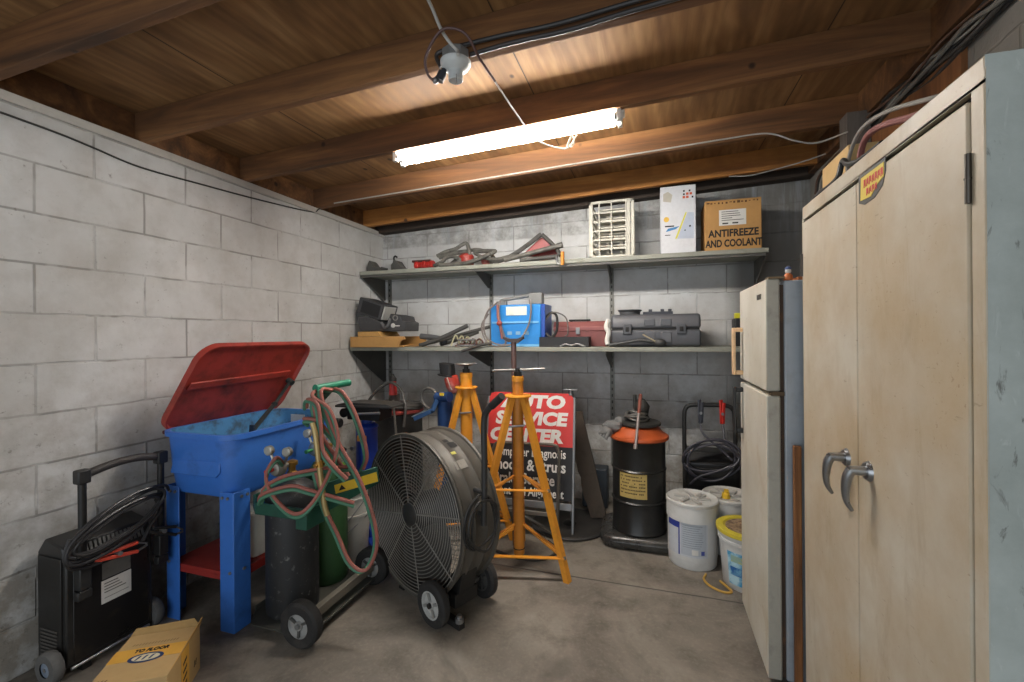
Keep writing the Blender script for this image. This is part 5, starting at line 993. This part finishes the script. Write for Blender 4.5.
# ------------------------------------------------------------------ second charger, back right
c2 = thing('battery_charger', 'black battery charger with a tall handle against the back wall at right', 'battery charger', (.40, 3.40, 0))
MB().prism([(3.28, .03), (3.53, .03), (3.53, .46), (3.48, .50), (3.34, .50), (3.28, .43)], (.225, 0, 0), (0, 1, 0), (0, 0, 1), (.33, 0, 0)).build('body', mat('1f1e1e', .4, .1, .3, '4a463f'), c2, .008)
MB().bb((.30, 3.276, .20), (.37, 3.281, .225)).build('badge', mat('8d8a83', .5, .3), c2)
MB().bb((.25, 3.276, .28), (.53, 3.281, .40)).build('front_panel', mat('2c2b2a', .35, .1, .2), c2, .002)
b = MB(); b.cable([(.215, 3.35, .10), (.213, 3.35, .45), (.213, 3.35, .72), (.222, 3.35, .79), (.26, 3.35, .818), (.37, 3.35, .822), (.48, 3.35, .822), (.522, 3.35, .80), (.535, 3.35, .74), (.54, 3.35, .45), (.545, 3.35, .10)], .0145, 12, 6); b.build('handle_frame', mat('2c2b2a', .5, .2, .3), c2)
for x in (.235, .525):
    wq = MB().lathe([(.03, -.015), (.06, -.016), (.066, -.008), (.066, .008), (.06, .016), (.03, .015)], (x, 3.50, .066), (1, 0, 0), 26, False).build('wheel', rubber, c2); MB().cyl((x - .012, 3.50, .066), (x + .012, 3.50, .066), .031, n=20).build('hub', mat('6d6a66', .5), wq)
for x in (.24, .50): MB().bb((x, 3.29, 0), (x + .03, 3.33, .032)).build('foot', black_metal, c2)
b = MB(); P = []
for i in range(54):
    a = 2 * PI * i / 13 + .3; k = i / 54; P.append((.375 + (.165 + .02 * math.sin(i * .37)) * math.cos(a), 3.235 + .018 * math.sin(i * 1.1), .475 + (.11 + .035 * math.sin(i * .21)) * math.sin(a) + .02 * math.cos(a)))
b.cable(P, .0075, 8, 3)
b.cable([(.315, 3.30, .70), (.32, 3.26, .65), (.37, 3.24, .60), (.44, 3.235, .54), (.50, 3.23, .48)], .0075, 8).cable([(.455, 3.30, .70), (.455, 3.27, .65), (.462, 3.25, .60), (.50, 3.24, .56), (.535, 3.23, .50)], .0075, 8).cable([(.24, 3.23, .30), (.30, 3.215, .36), (.40, 3.215, .40), (.50, 3.22, .45)], .0075, 8)
c2c = tag(b.build('charger_cable', mat('45434a', .5, 0, .3)), 'black cables coiled on the handle of the right charger', 'cable')
for x, m_, lab in ((.318, mat('4b4d55', .45, 0, .2), 'grey clamp hung on the handle bar of the right charger'), (.455, mat('d8352b', .4, 0, .1), 'bright red clamp hung on the handle bar of the right charger')):
    q = thing('cable_clamp', lab, 'clamp', (x, 3.325, .70))
    MB().bar((x - .009, 3.318, .865), (x - .004, 3.322, .70), .012, .026).build('jaw', m_, q, .004); MB().bar((x + .010, 3.326, .845), (x + .004, 3.322, .70), .011, .024).build('jaw', m_, q, .004)
    MB().cyl((x, 3.305, .77), (x, 3.34, .77), .010, n=10).build('pivot', zinc, q)

# ------------------------------------------------------------------ white buckets
m_pail = mat('d2d2cf', .4, 0, .3, '8f8c84', 6)
def pail(label, x, y, r, h, seed):
    q = thing('plastic_pail', label, 'bucket', (x, y, 0), group='white plastic pails')
    MB().lathe([(r * .90, 0), (r * .93, .006), (r * .94, .05), (r * .955, .052), (r * .96, h * .74), (r * 1.0, h * .745), (r * 1.0, h * .97), (r * .985, h), (0, h)], (x, y, 0), n=56).build('body', m_pail, q)
    MB().lathe([(r * .99, -.006), (r * 1.02, -.004), (r * 1.02, .012), (r * .97, .018), (r * .90, .010), (r * .86, .006), (0, .005)], (x, y, h), n=56).build('lid', mat('c6c5c0', .5, 0, .6, '8a8780', 14), q)
    b = MB()
    for i in range(7):
        a = i * 1.1 + seed; b.bar((x + r * .2 * math.cos(a), y + r * .2 * math.sin(a), h + .012), (x + r * .7 * math.cos(a + .4), y + r * .7 * math.sin(a + .4), h + .012), .02, .010)
    b.build('lid_ribs', mat('b5b3ad', .5, 0, .5, '807d76', 14), q)
    return q
p1 = pail('white pail with a blue and white printed label standing nearest the black drum', .215, 2.775, .141, .352, .3)
def wrap(name, par, x, y, r, a0, a1, z0, z1, m, n=12):
    b = MB(); vs = []
    for i in range(n + 1):
        a = a0 + (a1 - a0) * i / n
        for z_ in (z0, z1): vs.append((x + r * math.cos(a), y + r * math.sin(a), z_))
    return b.add(vs, [(2 * i, 2 * i + 2, 2 * i + 3, 2 * i + 1) for i in range(n)], True).build(name, m, par)
rl_ = .141 * .96 + .0008; fa = -PI / 2 - .30
pw_ = wrap('paper_label', p1, .215, 2.775, rl_, fa - .95, fa + .85, .075, .27, mat('c9cdd2', .5, 0, .2, '9a9a98', 20))
wrap('blue_band', p1, .215, 2.775, rl_ + .0006, fa - .95, fa - .28, .225, .27, mat('2f3f94', .5, 0, .1)); wrap('blue_stripe', p1, .215, 2.775, rl_ + .0006, fa - .34, fa - .28, .078, .23, mat('2f3f94', .5, 0, .1))
wrap('grey_panel', p1, .215, 2.775, rl_ + .0006, fa - .22, fa + .78, .085, .262, mat('b5bcc4', .5, 0, .2, '8f949a', 40))
b = MB()
for i in range(11):
    z_ = .25 - i * .012
    for (s0, s1_) in ((-.16, random.uniform(.4, .7)),):
        for k in range(8):
            a = fa + s0 + (s1_ - s0) * k / 8; vs = []
            for aa in (a, a + (s1_ - s0) / 8 * .96):
                for zz in (z_ - .0012, z_ + .0012): vs.append((.215 + (rl_ + .001) * math.cos(aa), 2.775 + (rl_ + .001) * math.sin(aa), zz))
            b.add(vs, [(0, 2, 3, 1)])
b.build('label_print', mat('7d858e', .6), p1)
wrap('blue_square', p1, .215, 2.775, rl_ + .001, fa + .56, fa + .70, .092, .115, mat('4d5aa5', .5)); wrap('white_square', p1, .215, 2.775, rl_ + .001, fa + .2, fa + .45, .09, .12, white_label)
p2 = pail('plain white pail with a yellow spout in the gap behind the other two', .44, 3.00, .148, .315, 1.4)
MB().cyl((.42, 2.95, .322), (.42, 2.95, .355), .026, .02, 16).bb((.41, 2.94, .355), (.435, 2.96, .375)).build('yellow_spout', mat('d9b22a', .5), p2, .002)
p3 = thing('plastic_pail', 'white pail with a yellow rimmed lid and blue swirl picture beside the fridge', 'bucket', (.475, 2.60, 0), group='white plastic pails')
MB().lathe([(.118, 0), (.122, .005), (.140, .235), (.146, .237), (.146, .250), (.141, .252), (.142, .265), (.148, .267), (.148, .28), (0, .28)], (.475, 2.60, 0), n=56).build('body', m_pail, p3)
MB().lathe([(.150, -.004), (.154, .0), (.154, .018), (.146, .022), (.118, .020), (.112, .012), (0, .010)], (.475, 2.60, .28), n=56).build('yellow_lid', mat('cdbb3a', .5, 0, .35, '8f8560', 12), p3)
MB().lathe([(.108, 0), (.108, .006), (0, .006)], (.475, 2.60, .291), n=40).build('lid_picture', mat('a58d72', .6, 0, .9, '5f4a3a', 40, .4, .6), p3)
fa3 = -PI / 2 - .45
def wrapc(name, par, a0, a1, z0, z1, m, dr=.001, n=14):
    b = MB(); vs = []
    for i in range(n + 1):
        a = a0 + (a1 - a0) * i / n
        for z_ in (z0, z1):
            r = .122 + (.140 - .122) * (z_ - .005) / .23 + dr; vs.append((.475 + r * math.cos(a), 2.60 + r * math.sin(a), z_))
    return b.add(vs, [(2 * i, 2 * i + 2, 2 * i + 3, 2 * i + 1) for i in range(n)], True).build(name, m, par)
wrapc('picture_label', p3, fa3 - .5, fa3 + .45, .03, .20, mat('4f9fc9', .45, 0, .9, 'bfe0ea', 16, .45, .6))
wrapc('yellow_swirl', p3, fa3 - .35, fa3 + .1, .15, .185, mat('c9c468', .5, 0, .6, '5fa8c4', 20, .45, .55), .0018); wrapc('blue_swirl', p3, fa3 - .40, fa3 + .15, .08, .125, mat('2463a5', .5, 0, .6, '8cc8dc', 20, .45, .6), .0018)
b = MB().cable([(.27, 2.62, .006), (.255, 2.565, .006), (.275, 2.51, .006), (.32, 2.47, .006), (.36, 2.465, .006), (.375, 2.49, .006), (.335, 2.57, .006)], .006, 8); tag(b.build('yellow_cord', mat('b8913f', .6, 0, .2)), 'short yellow cord looped on the floor before the white pails', 'cord')

# ------------------------------------------------------------------ ceiling: lamp, junction box, wires
lamp = thing('fluorescent_lamp', 'long two-tube fluorescent batten hanging under the joists', 'lamp', (-.73, 2.15, 2.28))
def lz(x): return 2.285 + SL * (x + 1.345)
def lbox(mb, x0, x1, y0, y1, d0, d1):
    vs = [(x, y, lz(x) + d) for x in (x0, x1) for y in (y0, y1) for d in (d0, d1)]
    return mb.add(vs, [(0, 1, 3, 2), (4, 6, 7, 5), (0, 4, 5, 1), (2, 3, 7, 6), (0, 2, 6, 4), (1, 5, 7, 3)])
m_lampw = mat('d9d9d6', .4, 0, .1)
b = MB(); lbox(b, -1.345, -.115, 2.121, 2.185, .018, .042); b.build('housing', m_lampw, lamp, .004)
b = MB(); lbox(b, -1.335, -.125, 2.132, 2.168, .002, .018); b.build('ballast_cover', m_lampw, lamp, .002)
m_tube = emit('fffaf3', TUBE_POWER)
for y in (2.112, 2.188):
    MB().cyl((-1.305, y, lz(-1.305) + .004), (-.16, y, lz(-.16) + .004), .0135, n=14).build('tube', m_tube, lamp, label='glowing white tube')
    for x0, x1 in ((-1.335, -1.313), (-.150, -.128)):
        b = MB(); lbox(b, x0, x1, y - .014, y + .014, -.018, .034); b.build('socket', mat('cfcfca', .5), lamp, .003)
    for x in (-1.309, -.156): MB().cyl((x - .006, y, lz(x) + .004), (x + .006, y, lz(x) + .004), .0138, n=14).build('tube_cap', mat('8d8d8a', .4, .6), lamp)
for x in (-1.1, -.35): MB().cyl((x, 2.135, lz(x) + .04), (x, 2.119, zr(x) + .06), .004, n=6).build('hanger_wire', zinc, lamp)
jb = thing('junction_box', 'grey porcelain lamp holder with plugs under the second joist', 'lamp holder', (-.665, 1.458, 2.22))
jz = zr(-.655)
MB().lathe([(.046, 0), (.050, .004), (.050, .036), (.046, .04)], (-.665, 1.458, jz - .040), n=8).build('metal_box', mat('8c8d8b', .5, .5, .3), jb)
MB().lathe([(.055, 0), (.055, -.008), (.046, -.022), (.030, -.030), (.026, -.034), (.026, -.065), (.023, -.068), (.0, -.062)], (-.665, 1.458, jz - .040), n=28).build('holder', mat('c9ccca', .4, 0, .2), jb)
MB().cyl((-.71, 1.445, jz - .075), (-.722, 1.44, jz - .105), .016, n=14).cyl((-.70, 1.45, jz - .06), (-.71, 1.445, jz - .075), .010, n=10).build('plug_socket', mat('33363a', .5), jb)
MB().ball((-.735, 1.437, jz - .105), .012, n=10).cyl((-.650, 1.43, jz - .10), (-.648, 1.43, jz - .135), .0015, n=6).build('pull_chain', zinc, jb)
def cord(name, pts, r, m, label, cat='wire'): return tag(MB().cable(pts, r, 8).build(name, m), label, cat)
cord('white_wire', [(-.722, 1.34, zr(-.72) + .136), (-.712, 1.37, 2.445), (-.695, 1.40, 2.39), (-.665, 1.405, 2.34), (-.64, 1.415, 2.31), (-.63, 1.40, 2.285)], .006, mat('b9b7b0', .5, 0, .1), 'thick pale wire coming down from the roof deck to the lamp holder')
cord('brown_cord', [(-.737, 1.43, jz - .108), (-.755, 1.42, jz - .09), (-.755, 1.40, jz - .045), (-.71, 1.385, jz + .01), (-.66, 1.38, jz + .03), (-.60, 1.40, jz + .01), (-.575, 1.46, jz - .04), (-.56, 1.58, jz - .06)], .005, mat('5a3f3a', .5, 0, .2), 'dark brown cord looping from the plug round the lamp holder')
cord('lamp_cord', [(-.56, 1.58, jz - .06), (-.545, 1.75, 2.26), (-.53, 1.95, 2.25), (-.525, 2.085, 2.262), (-.47, 2.10, 2.235), (-.40, 2.115, 2.215), (-.37, 2.12, 2.225), (-.35, 2.12, 2.255), (-.335, 2.11, 2.27)], .0035, mat('b5b1a6', .5, 0, .1), 'pale twin cord running from the lamp holder to the fluorescent lamp')
b = MB(); b.cable([(-.385, 2.11, 2.215), (-.37, 2.105, 2.25), (-.355, 2.10, 2.262), (-.345, 2.10, 2.235), (-.36, 2.105, 2.215), (-.375, 2.11, 2.23), (-.35, 2.10, 2.275), (-.335, 2.115, 2.31)], .003, 6); tag(b.build('pull_string', mat('c9c4b4', .6)), 'knotted pale string hanging from the fluorescent lamp', 'string')
m_bk = mat('333130', .5, 0, .2)
cord('black_cable', [(-.74, 1.492, 2.315), (-.755, 1.487, 2.36), (-.70, 1.487, 2.372), (-.5, 1.487, 2.378), (-.3, 1.487, 2.376), (0, 1.487, 2.396), (.6, 1.487, 2.43), (1.0, 1.487, 2.45)], .008, m_bk, 'upper thick black cable along the face of the second joist', 'cable')
cord('black_cable', [(-.62, 1.487, 2.335), (-.45, 1.487, 2.345), (-.25, 1.487, 2.347), (0, 1.487, 2.368), (.6, 1.487, 2.40), (1.0, 1.487, 2.42)], .008, m_bk, 'lower thick black cable along the face of the second joist', 'cable')
cord('black_wire', [(XL + .005, -1.0, 2.30 - .09), (XL + .005, .5, 2.195), (XL + .005, 1.025, 2.184), (XL + .005, 1.204, 2.178), (XL + .005, 1.323, 2.167), (XL + .005, 1.509, 2.149), (XL + .005, 1.809, 2.164), (XL + .005, 2.2, 2.189), (XL + .005, 2.632, 2.23), (XL + .018, 2.70, 2.262), (XL + .03, 2.72, 2.29)], .0045, mat('3a3835', .6), 'thin dark cord strung along the top of the left wall', 'cord')
cord('grey_wire', [(-2.2, 2.688, zr(-2.2) + .012), (-1.4, 2.688, zr(-1.4) + .012), (-.538, 2.688, zr(-.538) + .012), (.052, 2.688, zr(.05) + .012), (.40, 2.688, zr(.4) + .012), (.595, 2.67, 2.385), (.72, 2.66, 2.325), (.82, 2.66, 2.30), (.93, 2.59, 2.31)], .0045, mat('a5a29a', .5, 0, .1), 'thin grey wire along a joist that sags toward the grey post', 'wire')
cord('thin_wire', [(.50, 3.28, 2.375), (.62, 3.27, 2.362), (.75, 3.25, 2.375), (.90, 3.2, 2.39), (1.0, 3.1, 2.39)], .004, mat('a5a29a', .5, 0, .1), 'thin pale wire near the back right corner under the last joist', 'wire')
names_ = ('lowest black cable', 'second dark cable', 'middle grey cable', 'fourth black cable', 'thin pale cable', 'thin brown cable', 'topmost black cable')
for i in range(7):
    r = (.009, .007, .008, .010, .005, .005, .009)[i]; dx = 1.038 - .011 * (i % 3); dz_ = 2.305 + .011 * i; P = []
    for q in range(16):
        y = .9 + q * .14; P.append((dx - .005 * math.sin(q * 1.9 + i), y, dz_ + .014 * math.sin(q * 1.3 + i * 2.1) + (.01 if q % 5 == i % 5 else 0) - (.02 if y > 2.85 else 0)))
    P += [(dx - .02, 3.06 + .03 * i, dz_ - .07), (dx - .02, 3.12 + .03 * i, dz_ - .16)]
    tag(MB().cable(P, r, 8, 4).build('wall_cable', mat(('2f2d2c', '43403c', '77746d', '2a2928', '9a978e', '6b5040', '35322f')[i], .6)), names_[i] + ' of the bundle along the right wall top', 'cable', 'cables along the right wall')
